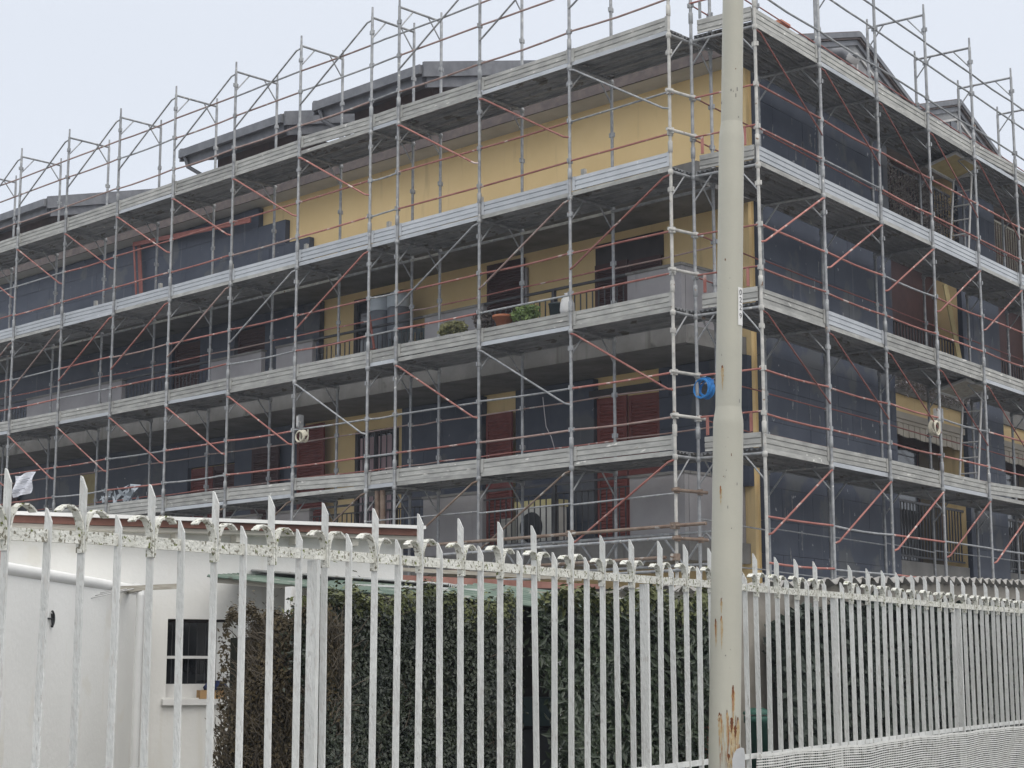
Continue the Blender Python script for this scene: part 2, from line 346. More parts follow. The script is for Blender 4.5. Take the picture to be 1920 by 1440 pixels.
SR = thing('scaffolding', QO, 'scaffolding on the right facade around the corner, past the lamp post', 'scaffolding')
RST = [BR * i for i in range(0, 9)]
scaffold(SR, QO, DR, NR, RST, 1.03, rbr, rrails)
# left scaffold: tube along the inner standards under the fourth deck, inner rails, base tubes and lattice girder
zt = TOE[4] - .335
for i in range(len(LST) - 1):
    a = Vector((PX0 - LST[i], PY0 + .93, zt)); b = Vector((PX0 - LST[i + 1], PY0 + .93, zt))
    MB().tube([a, b], .024, 8).build('ledger', GALV2 if i % 2 else GALV, SL)
for k, h, c in ((3, .80, RED), (2, .86, BROWN_T), (2, .20, RED)):
    for i in range(len(LST) - 1):
        a = Vector((PX0 - LST[i], PY0 + .95, TOE[k] + h + jitter(.015))); b = Vector((PX0 - LST[i + 1], PY0 + .95, TOE[k] + h + jitter(.015)))
        MB().tube([a, (a + b) / 2 - EZ * .01, b], .0125, 6).build('inner_rail', c if i % 3 else BROWN_T, SL)
for i in range(0, 11):
    a = Vector((PX0 - LST[i], PY0, TOE[2] - .80 + jitter(.01))); b = Vector((PX0 - LST[i + 1], PY0, TOE[2] - .82 + jitter(.02)))
    if i in (4, 5): c = RED; a.z -= .3; b.z -= .33
    else: c = GALV
    MB().tube([a, b], .0135, 8).build('guard_rail', c, SL)
yb = PY0 - .05
for (x0, x1, z, c, r_) in ((-.55, 2 * B + NB + .7, 3.52, BROWN, .024), (0, 2 * B + .7, 3.36, GALV, .022), (.15, 2 * B + .9, 3.10, BROWN, .024), (-.3, 2 * B + .6, 2.92, GALV, .022)):
    MB().tube([(PX0 - x0, yb, z), (PX0 - x1, yb, z - .02)], r_, 8).build('coupled_tube', c, SL)
m = MB(); yy = PY0 + .9
m.tube([(PX0 + .3, yy, 3.50), (PX0 - 4.6, yy, 3.50)], .022); m.tube([(PX0 + .3, yy, 3.05), (PX0 - 4.6, yy, 3.05)], .022)
for q in range(12):
    x = PX0 + .2 - q * .4; m.tube([(x, yy, 3.5 if q % 2 else 3.05), (x - .4, yy, 3.05 if q % 2 else 3.5)], .016, 6)
m.build('lattice_girder', GALV, SL)
for i in (0, 1):
    p = Vector((PX0 - LST[i], PY0, 0))
    for z in (3.52, 3.10): 
        MB().box(p + EZ * z - EY * .03, (.05, .045, .045)).tube([p + EZ * z - EY * .06, p + EZ * z - EY * .13], .012, 6).build('coupler', BROWN, SL)
# pair of brown stacked tubes hanging under the second deck at the narrow bay
for dx in (0, .13): MB().tube([(PX0 - 3 * B - NB + .16 + dx, PY0 + .1, 4.45), (PX0 - 3 * B - NB + .18 + dx, PY0 + .12, 2.6)], .045, 8).build('coupled_tube', BROWN, SL)
# corner link tubes between the two scaffolds and the end guard of the right scaffold
P0 = Vector((PX0, PY0, 0)); QI = QO + NR * 1.03
dl = (QI - P0).normalized()
for z in (9.62, 9.05, 7.62, 7.05, 5.62, 5.02, 4.0, 3.35):
    a = P0 - dl * .12 + EX * .05; b = QI + dl * .10 + EX * .05; b = b + (b - a).normalized() * .0
    MB().tube([a + EZ * z, b + EZ * (z + .0)], .024, 8).tube([P0 + EX * .02 + EZ * (z - .04), P0 + EX * .02 + EZ * (z + .04)], .042, 8).tube([QI + EX * .02 + EZ * (z - .04), QI + EX * .02 + EZ * (z + .04)], .040, 8).build('coupled_tube', GALV2 if z > 5 else BROWN, SR)
for k, z in TOE.items():
    prof = [(0, 0), (0, -.07), (.013, -.075), (.013, -.085), (0, -.09), (0, -.15), (.013, -.155), (.013, -.162), (0, -.2), (.025, -.2), (.025, 0)]
    a = QI - NR * .12 - DR * .03 + EZ * z; b = QO + NR * .04 - DR * .03 + EZ * z
    MB().prism(prof, a, b, DR, EZ).build('toe_board', TOEB, SR)
    for h in (.28, .86): MB().tube([QI + EZ * (z + h) - DR * .02, QO + EZ * (z + h) - DR * .02], .0145, 8).build('mid_rail', RED if k < 5 or h < .5 else BROWN_T, SR)
    for f_ in (.16, .82): MB().bar(QI.lerp(QO, f_) + EZ * (z + .02) - DR * .02, QI.lerp(QO, f_) + EZ * (z + .28) - DR * .02, .04, .02, DR).build('gate_upright', RED if k < 5 else GALV, SR)
    if k != 5:
        for h in (.50,): MB().tube([QI + EZ * (z + h) + DR * 1.0, QO + NR * .05 + EZ * (z + h) + DR * 1.0], .011, 6)

# ================================================================== APARTMENT BUILDING
YW = 20.9
CX = -15.51                      # corner of the two facades
WO = QO + NR * 1.37              # foot of the right wall plane at station 0
BD = thing('apartment_building', (CX - 8, YW + 6, 0), 'ochre apartment building half covered in dark grey insulation boards, behind the scaffolding', 'building')
XL = -46.0
def wallL(x0, x1, z0, z1, y0, m, nm, lab=None, th=.2):
    return MB().box(((x0 + x1) / 2, y0 + th / 2, (z0 + z1) / 2), (abs(x1 - x0) / 2, th / 2, (z1 - z0) / 2)).build(nm, m, BD, lab)
def boxR(mb, s0, s1, z0, z1, o0, o1):   # on the right facade: along s, inward offsets o (from the wall plane, negative = towards the street)
    return mb.box(WO + DR * ((s0 + s1) / 2) + NR * ((o0 + o1) / 2) + EZ * ((z0 + z1) / 2), (abs(s1 - s0) / 2, abs(o1 - o0) / 2, abs(z1 - z0) / 2), (DR, NR, EZ))
# left facade wall (ochre render) with the insulation boards fixed on it
wallL(XL, CX - .02, 0, 10.9, YW, YEL, 'wall', 'ochre rendered wall of the balcony side', .3)
# insulation on the attic storey, stepped at its right end, laid in courses
def boards(rects, y0, th, lab):
    for (x0, x1, z0, z1) in rects:
        m = MB(); z = z0; r_ = 0
        while z < z1 - .01:
            zz = min(z + .5, z1); x = x1; off = .5 if r_ % 2 else 0
            first = True
            while x > x0 + .01:
                L = (1.0 - off) if first and off else 1.0; first = False
                xx = max(x - L, x0); jy = jitter(.0025)
                m.box(((x + xx) / 2, y0 + th / 2 + jy, (z + zz) / 2), (max((x - xx) / 2 - .003, .005), th / 2, (zz - z) / 2 - .003)); x = xx
            z = zz; r_ += 1
        m.build('insulation_board', DARK, BD, lab)
boards([(XL, -27.69, 8.95, 10.87), (-27.69, -26.81, 8.95, 10.46), (-26.81, -26.04, 8.95, 9.97)], YW - .12, .115, 'dark insulation boards stepped at their right end')
boards([(XL, -30.6, 6.6, 8.64), (-29.6, -28.4, 6.6, 8.64), (-27.4, -25.68, 6.6, 8.64), (-30.597, -29.603, 8.41, 8.64), (-28.397, -27.403, 8.41, 8.64)], YW - .12, .115, 'dark insulation boards behind the upper balconies')
boards([(XL, -29.9, 3.45, 6.3), (-28.3, -26.2, 3.45, 6.3), (-29.897, -28.303, 5.72, 6.28), (-23.28, -21.2, 3.45, 6.28), (-20.4, -18.62, 3.45, 6.28), (-17.25, CX - .02, 4.3, 6.28)], YW - .12, .115, 'dark insulation boards behind the lower balconies')
# corner reveal: bare ochre strip of the left facade above is kept; dark board end at the corner
# right facade
def partR(nm, m, s0, s1, z0, z1, o0, o1, lab=None, par=BD): return boxR(MB(), s0, s1, z0, z1, o0, o1).build(nm, m, par, lab)
S0 = 2.34
for a, b_ in ((S0, 7.04), (10.15, 11.97), (15.1, 17.0), (20.2, 26)): partR('wall', YEL, a, b_, 0, 10.88, 0, .5)
def boardsR(rects, lab):
    for (s0, s1, z0, z1) in rects:
        m = MB(); z = z0; r_ = 0
        while z < z1 - .01:
            zz = min(z + .5, z1); s = s0; off = .5 if r_ % 2 else 0; first = True
            while s < s1 - .01:
                L = .5 if (first and off) else 1.0; first = False; ss = min(s + L, s1); j = jitter(.003)
                boxR(m, s + .0025, ss - .0025, z + .0025, zz - .0025, -.10 + j, -.004); s = ss
            z = zz; r_ += 1
        m.build('insulation_board', DARK, BD, lab)
boardsR([(S0, 7.04, .3, 10.87), (10.15, 11.97, .3, 10.87), (15.1, 17.0, .3, 10.87), (20.2, 26, .3, 10.87)], 'dark insulation boards on the right facade')
# mortar smears and scraped marks on the boards
for _ in range(70):
    s_ = random.choice((random.uniform(2.6, 5.2), random.uniform(2.6, 6.9), random.uniform(10.3, 11.8))); z_ = random.choice((random.uniform(5.0, 6.2), random.uniform(3.3, 4.4), random.uniform(7.2, 8.6), random.uniform(9.3, 10.3)))
    h_ = random.uniform(.04, .30); w_ = random.uniform(.012, .035); c_ = WO + DR * s_ - NR * .1045; n_ = 7; v = []
    for q in range(n_): v.append(c_ + EZ * (z_ - h_ * q / (n_ - 1)) + DR * (w_ * random.uniform(.1, 1)))
    for q in range(n_ - 1, -1, -1): v.append(c_ + EZ * (z_ - h_ * q / (n_ - 1)) - DR * (w_ * random.uniform(.1, 1)))
    MB().add(v, [[q, q + 1, 2 * n_ - 2 - q, 2 * n_ - 1 - q] for q in range(n_ - 1)]).build('mortar_smear', mat('grey_mortar_smear', (.12, .125, .14), (.26, .265, .275), 9, .9), BD)
# loggias of the right facade
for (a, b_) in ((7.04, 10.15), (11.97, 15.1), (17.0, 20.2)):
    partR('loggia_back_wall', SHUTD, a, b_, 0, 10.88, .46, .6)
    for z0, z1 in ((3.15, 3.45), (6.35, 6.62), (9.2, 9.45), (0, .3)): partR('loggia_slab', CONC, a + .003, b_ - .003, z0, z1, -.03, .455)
    m = MB()
    for q in range(3):
        s0 = a + .1 + q * 1.0; boxR(m, s0, s0 + .92, 3.5, 5.6, .44, .455)
    m.build('window', GLASS, BD)
    partR('side_panel', YEL, a + .02, a + .8, 9.46, 10.85, .40, .455)
    m = MB(); boxR(m, a + .002, b_ - .002, 6.02, 6.345, .02, .22)
    m.build('lintel', YEL, BD, 'ochre lintel band over the loggia')
    # awning box and valance
    m = MB(); boxR(m, a + .02, b_ - .02, 5.90, 6.015, -.06, .2); boxR(m, a + .02, b_ - .02, 5.84, 5.90, -.02, .18)
    n_ = 26
    for q in range(n_):
        s0 = a + .03 + (b_ - a - .06) * q / n_; s1 = a + .03 + (b_ - a - .06) * (q + 1) / n_
        boxR(m, s0, s1, 5.62 + .012 * math.sin(q), 5.84, .0 + .012 * (q % 2), .03 + .012 * (q % 2))
    m.build('awning', AWN, BD, 'cream awning valance rolled under the lintel')
    # railings: slender bars, wood-coloured bars on the lowest
    for z0 in (3.45, 6.62, 9.45):
        m = MB(); top = z0 + 1.02
        boxR(m, a + .02, b_ - .02, top, top + .04, .03, .07); boxR(m, a + .02, b_ - .02, z0 + .08, z0 + .11, .035, .065)
        q = a + .1
        while q < b_ - .05: boxR(m, q, q + .022, z0 + .11, top, .04, .06); q += .13
        m.build('railing', WOOD if (z0 > 9 and a > 11) else IRON, BD)
# balconies of the left facade
YBF = 19.45
for z0, z1 in ((6.3, 6.57), (3.15, 3.45)):
    wallL(XL, -15.62, z0, z1, YBF, CONC, 'balcony_slab', None, YW - YBF - .003)
wallL(XL, CX + .1, 8.66, 9.0, 19.5, CONC, 'balcony_slab', 'concrete soffit slab over the upper balconies', YW - 19.503)
PAR = [(-16.74, -15.7), (-21.25, -19.85), (-25.30, -24.25), (-27.34, -25.75), (-34.18, -30.43)]
for z0, zt_ in ((6.573, 7.5), (3.453, 4.43)):
    for (x0, x1) in PAR:
        q = wallL(x0, x1, z0, zt_ - .03, YBF + .01, GREYP, 'parapet', None, .09)
        wallL(x0 - .02, x1 + .02, zt_ - .03, zt_ + .01, YBF - .01, CONC, 'parapet_cap', None, .13)
    # return side of the parapet at the corner
    MB().box((-15.745, (YBF + YW) / 2 + .05, (z0 + zt_ - .03) / 2), (.045, (YW - YBF) / 2 - .06, (zt_ - .03 - z0) / 2)).build('parapet', GREYP, BD)
    MB().box((-15.745, (YBF + YW) / 2 + .06, zt_ - .01), (.065, (YW - YBF) / 2 - .07, .02)).build('parapet_cap', CONC, BD)
    sp = [(-19.85, -16.74), (-24.25, -21.25), (-30.43, -27.34), (-38.5, -34.18), (-45, -38.6)]
    for (x0, x1) in sp:
        m = MB(); m.bar((x0, YBF + .05, zt_ + .0), (x1, YBF + .05, zt_ + .0), .05, .035); m.bar((x0, YBF + .05, z0 + .1), (x1, YBF + .05, z0 + .1), .03, .025)
        x = x0 + .12
        while x < x1 - .05: m.bar((x, YBF + .05, z0 + .1), (x, YBF + .05, zt_ - .14), .016, .016); x += .125
        m.bar((x0, YBF + .05, zt_ - .14), (x1, YBF + .05, zt_ - .14), .03, .02)
        for x in (x0 + (x1 - x0) * .5,): m.box((x, YBF + .05, (z0 + zt_) / 2), (.028, .028, (zt_ - z0) / 2))
        m.build('railing', IRON, BD)
# cut railing stubs and dark red flashing on the attic slab
m = MB()
for x in (-17.7, -20.0, -22.3, -24.6, -26.9, -29.3, -31.7): m.box((x, 19.56, 9.19), (.035, .03, .16))
m.build('railing_stub', GALV2, BD)
MB().box((-21.6, 19.58, 9.13), (1.75, .02, .075)).build('flashing', REDP, BD)
# shutters and doors on the left facade
def shutter(x0, x1, z0, z1, y, m, par, tilt=0, ang=0, nm='shutter', lab=None):
    cx = x0; W = x1 - x0; ca, sa = math.cos(R(ang)), math.sin(R(ang)); ax = Vector((ca, sa, 0)); ay = Vector((-sa, ca, 0)); az = Vector((math.sin(R(tilt)) * ca, math.sin(R(tilt)) * sa, math.cos(R(tilt)))); ax2 = ay.cross(az)
    o = Vector((x0, y, z0)); H = z1 - z0; mb = MB(); A = (ax2, ay, az)
    def bx(u0, u1, v0, v1, t): mb.box(o + ax2 * ((u0 + u1) / 2) + az * ((v0 + v1) / 2), ((u1 - u0) / 2, t, (v1 - v0) / 2), A)
    bx(0, .06, 0, H, .02); bx(W - .06, W, 0, H, .02); bx(.06, W - .06, 0, .09, .02); bx(.06, W - .06, H - .09, H, .02); bx(.06, W - .06, H / 2 - .04, H / 2 + .04, .02)
    v = .11
    while v < H - .1:
        if abs(v - H / 2) > .06:
            c_ = o + ax2 * (W / 2) + az * v; mb.box(c_, (W / 2 - .06, .016, .012), (ax2, (ay + az * -.9).normalized(), (az + ay * .9).normalized()))
        v += .055
    bx(.06, W - .06, .09, H - .09, .002)
    return mb.build(nm, m, par, lab)
def door(x0, x1, z0, z1, par=BD, curtain=False):
    MB().box(((x0 + x1) / 2, YW - .012, (z0 + z1) / 2), ((x1 - x0) / 2, .010, (z1 - z0) / 2)).build('window', GLASS, par)
    fr = MB(); y = YW - .05
    for x in (x0 + .04, (x0 + x1) / 2, x1 - .04): fr.box((x, y, (z0 + z1) / 2), (.04, .025, (z1 - z0) / 2))
    for z in (z0 + .04, z1 - .04): fr.box(((x0 + x1) / 2, y, z), ((x1 - x0) / 2 - .08, .022, .04))
    fr.build('window_frame', DOORF, par)
    if curtain:
        m = MB()
        for q in range(14):
            x = x0 + .1 + (x1 - x0 - .2) * (q + .5) / 14; m.box((x, YW - .030 + .003 * (q % 2), (z0 + z1) / 2), ((x1 - x0 - .2) / 30, .003, (z1 - z0) / 2 - .12))
        m.build('curtain', CURT, par)
        m = MB()
        for z in (z0 + .5, z0 + 1.0, z0 + 1.5, z0 + 2.0): m.box(((x0 + x1) / 2, y - .03, z), ((x1 - x0) / 2, .008, .012))
        for q in range(7): m.box((x0 + (x1 - x0) * (q + .5) / 7, y - .03, (z0 + z1) / 2), (.010, .008, (z1 - z0) / 2))
        m.build('window_grille', IRON, par)
# upper storey
shutter(-18.62, -17.92, 6.6, 8.16, YW - .05, SHUTD, BD); shutter(-17.90, -17.22, 6.6, 8.12, YW - .05, SHUTD, BD)
MB().box((-17.92, YW - .015, 8.3), (.72, .012, .22)).build('roller_box', DOORF, BD)
shutter(-21.15, -20.25, 6.6, 8.58, YW - .05, SHUTD, BD)
MB().box((-20.25, YW - .03, 7.5), (.06, .02, .9)).build('downpipe', GREYP, BD)
door(-24.72, -23.36, 6.6, 8.5)
shutter(-30.6, -29.62, 6.6, 8.4, YW - .03, SHUTD, BD); shutter(-28.38, -27.42, 6.6, 8.4, YW - .03, SHUTD, BD)
# lower storey
shutter(-18.60, -17.97, 3.46, 5.94, YW - .05, SHUT, BD); shutter(-17.95, -17.30, 3.46, 5.92, YW - .05, SHUT, BD, tilt=.6)
MB().box((-17.95, YW - .10, 6.02), (.75, .05, .05)).build('shutter_rail', DOORF, BD)
shutter(-21.15, -20.42, 3.46, 5.93, YW - .06, SHUT, BD, ang=-9, lab='red shutter standing slightly ajar')
door(-24.63, -23.49, 3.46, 5.97, curtain=True)
shutter(-26.10, -25.30, 3.6, 6.2, YW - .22, SHUT, BD, tilt=-1.5, lab='red louvred shutter hanging crooked')
shutter(-27.60, -26.75, 3.46, 5.9, YW - .20, SHUTD, BD)
shutter(-29.85, -29.1, 3.46, 5.7, YW - .05, SHUT, BD); shutter(-29.08, -28.35, 3.46, 5.7, YW - .05, SHUTD, BD)
shutter(-37.6, -36.6, 3.46, 5.9, YW - .2, SHUTD, BD)
MB().box((-33.7, YW - .13, 4.9), (.32, .006, 1.0)).build('boarding', BOARD, BD)
# eaves and roof
def meet(y, o):   # where the line at distance y of the left facade meets the line at inward offset o of the right facade
    p = WO + NR * o; t = (y - p.y) / DR.y; return p + DR * t
E0, I0 = meet(20.42, -.45), meet(26.5, 5.6)
def slab(pts, zs, th, nm):
    v = [Vector((p.x, p.y, z)) for p, z in zip(pts, zs)]; n = len(v)
    return MB().add(v + [p - EZ * th for p in v], [list(range(n)), [2 * n - 1 - i for i in range(n)]] + [[i, n + i, n + (i + 1) % n, (i + 1) % n] for i in range(n)]).build(nm, ROOFT, BD)
slab([E0, I0, Vector((XL, 26.5, 0)), Vector((XL, 20.42, 0))], (11.08, 12.6, 12.6, 11.08), .18, 'roof')
slab([E0 + DR * .003, WO + NR * -.45 + DR * 27, WO + NR * 5.6 + DR * 27, I0 + DR * .003], (11.08, 11.08, 12.6, 12.6), .18, 'roof')
m = MB()
m.tube([Vector((E0.x, E0.y, 10.98)) - NR * .03, WO + DR * 26 - NR * .51 + EZ * 10.98], .07, 10); m.build('gutter', GUTT, BD)
MB().add([Vector((p.x, p.y, 10.893)) for p in (E0 + Vector((.0, .02, 0)), Vector((XL, 20.44, 0)), Vector((XL, 20.9, 0)), Vector((CX, 20.9, 0)), WO + DR * 26, WO + DR * 26 - NR * .43)], [[0, 1, 2, 3], [0, 3, 4, 5]]).build('eave_soffit', mat('pale_soffit', (.40, .39, .37), (.48, .47, .45), 2, .9), BD)
# dormers on the left roof slope (shed-roofed, dark)
def dormer_left(x0, x1, lab):
    ye, zc = 21.4, 13.0; parent = MB().box(((x0 + x1) / 2 + .1, ye + 2.1, 12.0), ((x1 - x0) / 2 - .45, 1.5, .80)).build('dormer', DWALL, BD, lab)
    m = MB(); N_ = int((x1 - x0) / .18)
    for q in range(N_):       # tiled roof in overlapping rows
        xa = x0 + (x1 - x0) * q / N_; xb = x0 + (x1 - x0) * (q + 1) / N_ - .01
        m.prism([(0, 0), (0, .05 + .012 * (q % 2)), (3.4, .95 + .012 * (q % 2)), (3.4, .88)], (xa, ye + .02, zc - .04), (xb, ye + .02, zc - .04), EY, EZ)
    m.build('dormer_roof', ROOFT, parent)
    m = MB(); m.box(((x0 + x1) / 2, ye - .02, zc - .10), ((x1 - x0) / 2, .05, .09)); m.box(((x0 + x1) / 2, ye + .12, zc - .26), ((x1 - x0) / 2 - .08, .05, .09))
    # moulded fascia up the right-hand rake
    m.prism([(0, -.20), (0, .10), (3.4, 1.0), (3.4, .70)], (x1 + .01, ye, zc - .05), (x1 + .06, ye, zc - .05), EY, EZ)
    m.prism([(.15, -.36), (.15, -.16), (3.4, .70), (3.4, .50)], (x1 - .08, ye, zc - .05), (x1 - .02, ye, zc - .05), EY, EZ)
    m.prism([(0, -.20), (0, .10), (3.4, 1.0), (3.4, .70)], (x0 - .06, ye, zc - .05), (x0 - .01, ye, zc - .05), EY, EZ)
    m.build('dormer_fascia', GUTT, parent)
    m = MB().tube([(x0 + .15, ye + .0, zc - .15), (x0 + .2, ye + .05, zc - .4), (x0 + .55, ye + .6, zc - .75), (x0 + .6, ye + .7, zc - 1.3)], .045, 8); m.build('downpipe', GUTT, parent)
    m = MB(); m.box(((x0 + x1) / 2 + .4, ye + .595, 12.15), (.55, .02, .28)); m.build('window', GLASS, parent)
dormer_left(-26.73, -23.5, 'rightmost dark dormer above the left scaffold')
dormer_left(-31.42, -27.75, 'middle dark dormer above the left scaffold')
dormer_left(-41.5, -37.1, 'far left dark dormer above the left scaffold')
# gabled dormers on the right roof slope
def dormer_right(sp, half, zp, lab, inset=2.6, win=True):
    O = WO + NR * (inset - 1.37); rise = .32 * half * .0 + (zp - 12.93)
    zb = 11.2; k = rise / half
    tri = [(-half * 1.9, zp - k * half * 1.9), (0, zp), (half * 1.9, zp - k * half * 1.9)]
    par = MB().prism([(-half * 1.15, zb), (-half * 1.15, zp - .12 - k * half * 1.15), (0, zp - .12), (half * 1.15, zp - .12 - k * half * 1.15), (half * 1.15, zb)], O + DR * sp + NR * .10, O + DR * sp + NR * 4, DR, EZ).build('dormer', DGREY, BD, lab)
    m = MB()
    for sg in (-1, 1):
        e = [(0, zp), (sg * half * 1.45, zp - k * half * 1.45), (sg * half * 1.45, zp - k * half * 1.45 - .16), (0, zp - .16)]
        if sg < 0: e = e[::-1]
        m.prism(e, O + DR * sp, O + DR * sp + NR * 4.2, DR, EZ)
    m.build('dormer_roof', ROOFT, par)
    m = MB()
    for off, zd, wd in ((-.03, .02, .10), (.05, .17, .10)):
        for sg in (-1, 1):
            e = [(0, zp - zd), (sg * half * 1.45, zp - zd - k * half * 1.45), (sg * half * 1.45, zp - zd - wd - k * half * 1.45), (0, zp - zd - wd)]
            if sg < 0: e = e[::-1]
            m.prism(e, O + DR * sp + NR * off, O + DR * sp + NR * (off + .05), DR, EZ)
    m.build('dormer_fascia', GUTT, par)
    m = MB()
    for sg in (-1, 1):
        e = [(0, zp - .42), (sg * half * 1.1, zp - .42 - k * half * 1.1), (sg * half * 1.1, zp - .47 - k * half * 1.1), (0, zp - .47)]
        if sg < 0: e = e[::-1]
        m.prism(e, O + DR * sp + NR * .06, O + DR * sp + NR * .09, DR, EZ)
    m.box(O + DR * sp + NR * .075 + EZ * (zp - .95), (.018, .012, .48), (DR, NR, EZ))
    m.build('dormer_trim', TRIM, par)
    if win:
        m = MB().box(O + DR * (sp - .2) + NR * .085 + EZ * (zp - .85), (.16, .012, .30), (DR, NR, EZ)); m.build('window', GLASS, par)
dormer_right(8.95, 2.4, 13.71, 'nearer gabled dormer above the right scaffold', win=False)
dormer_right(13.8, 2.3, 13.67, 'farther gabled dormer above the right scaffold')
# chimney pot and vent pipe
O26 = WO + NR * 1.23
c = O26 + DR * 5.7
c += DR * -.05
MB().box(c + EZ * 12.1, (.13, .11, .68), (DR, NR, EZ)).box(c + EZ * 12.81, (.17, .15, .03), (DR, NR, EZ)).build('chimney', TERRA, BD)
c = O26 + DR * 7.55 - EZ * .28
MB().tube([c + NR * 1.2 + EZ * 13.05, c + EZ * 13.1, c - NR * .35 + EZ * 13.05, c - NR * .48 + EZ * 12.9], .12, 12).build('vent_pipe', GUTT, BD)
MB().lathe(c - NR * .46 + EZ * 12.87, [(.125, 0), (.135, .06), (.125, .12)], 12, Vector((.7, 0, .7)) * 1.0).build('vent_pipe_collar', TRIM, BD)

# ================================================================== THINGS ON THE BALCONIES AND SCAFFOLD
def pt(px, py, Y): return on(px, py, (0, Y, 0), (0, 1, 0))
def coil(name, c, r_, n, m, label, cat, tube=.012, ax=(EX, EZ), dep=EY, squash=1.0):
    pts = []
    for i in range(n * 18 + 1):
        a = i / 18 * 2 * math.pi; rr = r_ * (1 + .17 * math.sin(a * .37 + 1) + .07 * math.sin(a * 1.31) + .03 * math.sin(a * 2.9))
        pts.append(Vector(c) + ax[0] * (rr * math.cos(a) * squash) + ax[1] * (rr * math.sin(a)) + dep * (.06 * math.sin(i * .11)))
    pts.append(pts[-1] + ax[1] * .12)
    return tag(MB().tube(pts, tube, 6).build(name, m), label, cat)
coil('cable_coil', pt(567, 818, PY0 - .06), .085, 7, CREAM, 'cream cable coil hanging from the red rail below the grey junction box', 'cable')
coil('hose_coil', pt(1322, 728, 18.75), .125, 13, BLUE, 'bright blue hose coil hanging beside the lamp post', 'hose', .008)
pr_ = on(1752, 803, QO, NR)
coil('cable_coil', pr_, .10, 9, CREAM, 'large cream cable coil hanging on the right facade scaffold rail', 'cable', .014, (DR, EZ), NR)
def floodlight(p, label, A=(EX, EY, EZ)):
    t = thing('floodlight', p, label, 'floodlight')
    MB().box(p + A[1] * .03, (.055, .035, .10), A).build('housing', GALV2, t)
    MB().box(p + A[0] * .06 + A[2] * -.01, (.012, .05, .115), A).build('bracket', GALV, t)
    MB().box(p - A[1] * .012, (.04, .006, .08), A).build('lens', TRIM, t)
floodlight(pt(560, 790, PY0 - .03), 'small grey floodlight box clamped to a standard above the cream coil')
floodlight(on(1760, 778, QO, NR), 'small floodlight clamped on the right facade scaffold above the large coil', (DR, NR, EZ))
# thin cable dangling behind the second lift
MB().tube([pt(1018, 745, 19.0), pt(1021, 775, 19.0), pt(1024, 800, 19.0), pt(1034, 820, 19.0), pt(1040, 842, 19.0)], .007, 5).build('dangling_cable', GREYP, SL)
# banner
a = pt(28, 892, PY0 - .04); b = pt(66, 884, PY0 - .04); c = pt(57, 924, PY0 - .04); d = pt(24, 933, PY0 - .04)
ban = thing('banner', a.lerp(c, .5), 'white printed banner tied crookedly to the rails at the far left', 'banner')
m = MB(); NN = 8
for side in (0, .004):
    g_ = [[a.lerp(b, i / NN).lerp(d.lerp(c, i / NN), j / NN) + EY * (side + .03 * math.sin(i * 1.1 + j * .8)) - EZ * (.02 * math.sin(i * .8) * (j == 0)) for i in range(NN + 1)] for j in range(NN + 1)]
    for j in range(NN):
        for i in range(NN): m.quad(g_[j][i], g_[j][i + 1], g_[j + 1][i + 1], g_[j + 1][i])
m.build('cloth', BANNER, ban)
m = MB()
for v, u0, u1 in ((.30, .5, .9), (.38, .45, .85), (.44, .45, .8), (.72, .05, .75), (.78, .10, .5), (.84, .05, .45)):
    p_ = a.lerp(b, u0).lerp(d.lerp(c, u0), v) - EY * .045; q_ = a.lerp(b, u1).lerp(d.lerp(c, u1), v) - EY * .045; m.bar(p_, q_, .004, .014)
m.build('printing', INKM, ban)
# plants: leaf clumps
def leaf_clump(mb, c, rad, n, size, flat=.6):
    for _ in range(n):
        d = Vector((random.gauss(0, 1), random.gauss(0, 1), random.gauss(0, 1))).normalized() * (random.random() ** .4)
        p = Vector(c) + Vector((d.x * rad[0], d.y * rad[1], d.z * rad[2])); leaf(mb, p, size * random.uniform(.6, 1.3), Vector((random.gauss(0, 1), random.gauss(0, 1), random.gauss(.4, .8))).normalized())
def leaf(mb, p, s, nrm, asp=.5):
    t = nrm.cross(Vector((random.gauss(0, 1), random.gauss(0, 1), random.gauss(0, 1)))).normalized(); b = nrm.cross(t)
    mb.add([p - t * s, p + b * s * asp + nrm * s * .12, p + t * s, p - b * s * asp + nrm * s * .12], [[0, 1, 2, 3]])
PALE = mat('pale_variegated_leaf', (.16, .17, .07), (.36, .34, .18), 8, .7)
FRESH = mat('fresh_green_leaf', (.10, .16, .05), (.22, .30, .10), 8, .6)
DRYL = mat('dark_dry_leaf', (.07, .06, .06), (.13, .11, .10), 8, .8)
def pot_plant(px, py, rad, leafm, potm, label, n=260, Y=19.05, potr=.11):
    p = pt(px, py, Y); t = thing('potted_plant', p - EZ * (rad[2] + .2), label, 'plant')
    m = MB(); leaf_clump(m, p, rad, n, .045); m.build('foliage', leafm, t)
    m = MB()
    for _ in range(9): m.tube([p - EZ * (rad[2] + .02), p + Vector((jitter(rad[0] * .8), jitter(.08), jitter(rad[2])))], .006, 4)
    m.build('stems', TWIG, t)
    b_ = p - EZ * (rad[2] + .2)
    MB().lathe(b_, [(0, 0), (potr * .75, 0), (potr * .95, .17), (potr * 1.08, .17), (potr * 1.08, .21), (potr * .95, .21), (potr * .9, .16), (0, .16)], 14).build('pot', potm, t)
pot_plant(849, 616, (.33, .14, .12), PALE, CONC, 'pale yellow bushy plant in front of the white parapet', 420)
pot_plant(985, 588, (.30, .15, .14), FRESH, CONC, 'bright green leafy plant right of the terracotta bowl', 420)
pot_plant(905, 600, (.20, .14, .16), DRYL, CONC, 'dark withered plant left of the terracotta bowl', 200)
t = thing('flower_bowl', pt(944, 606, 19.0), 'wide orange terracotta bowl between two plants on the scaffold deck', 'flower pot')
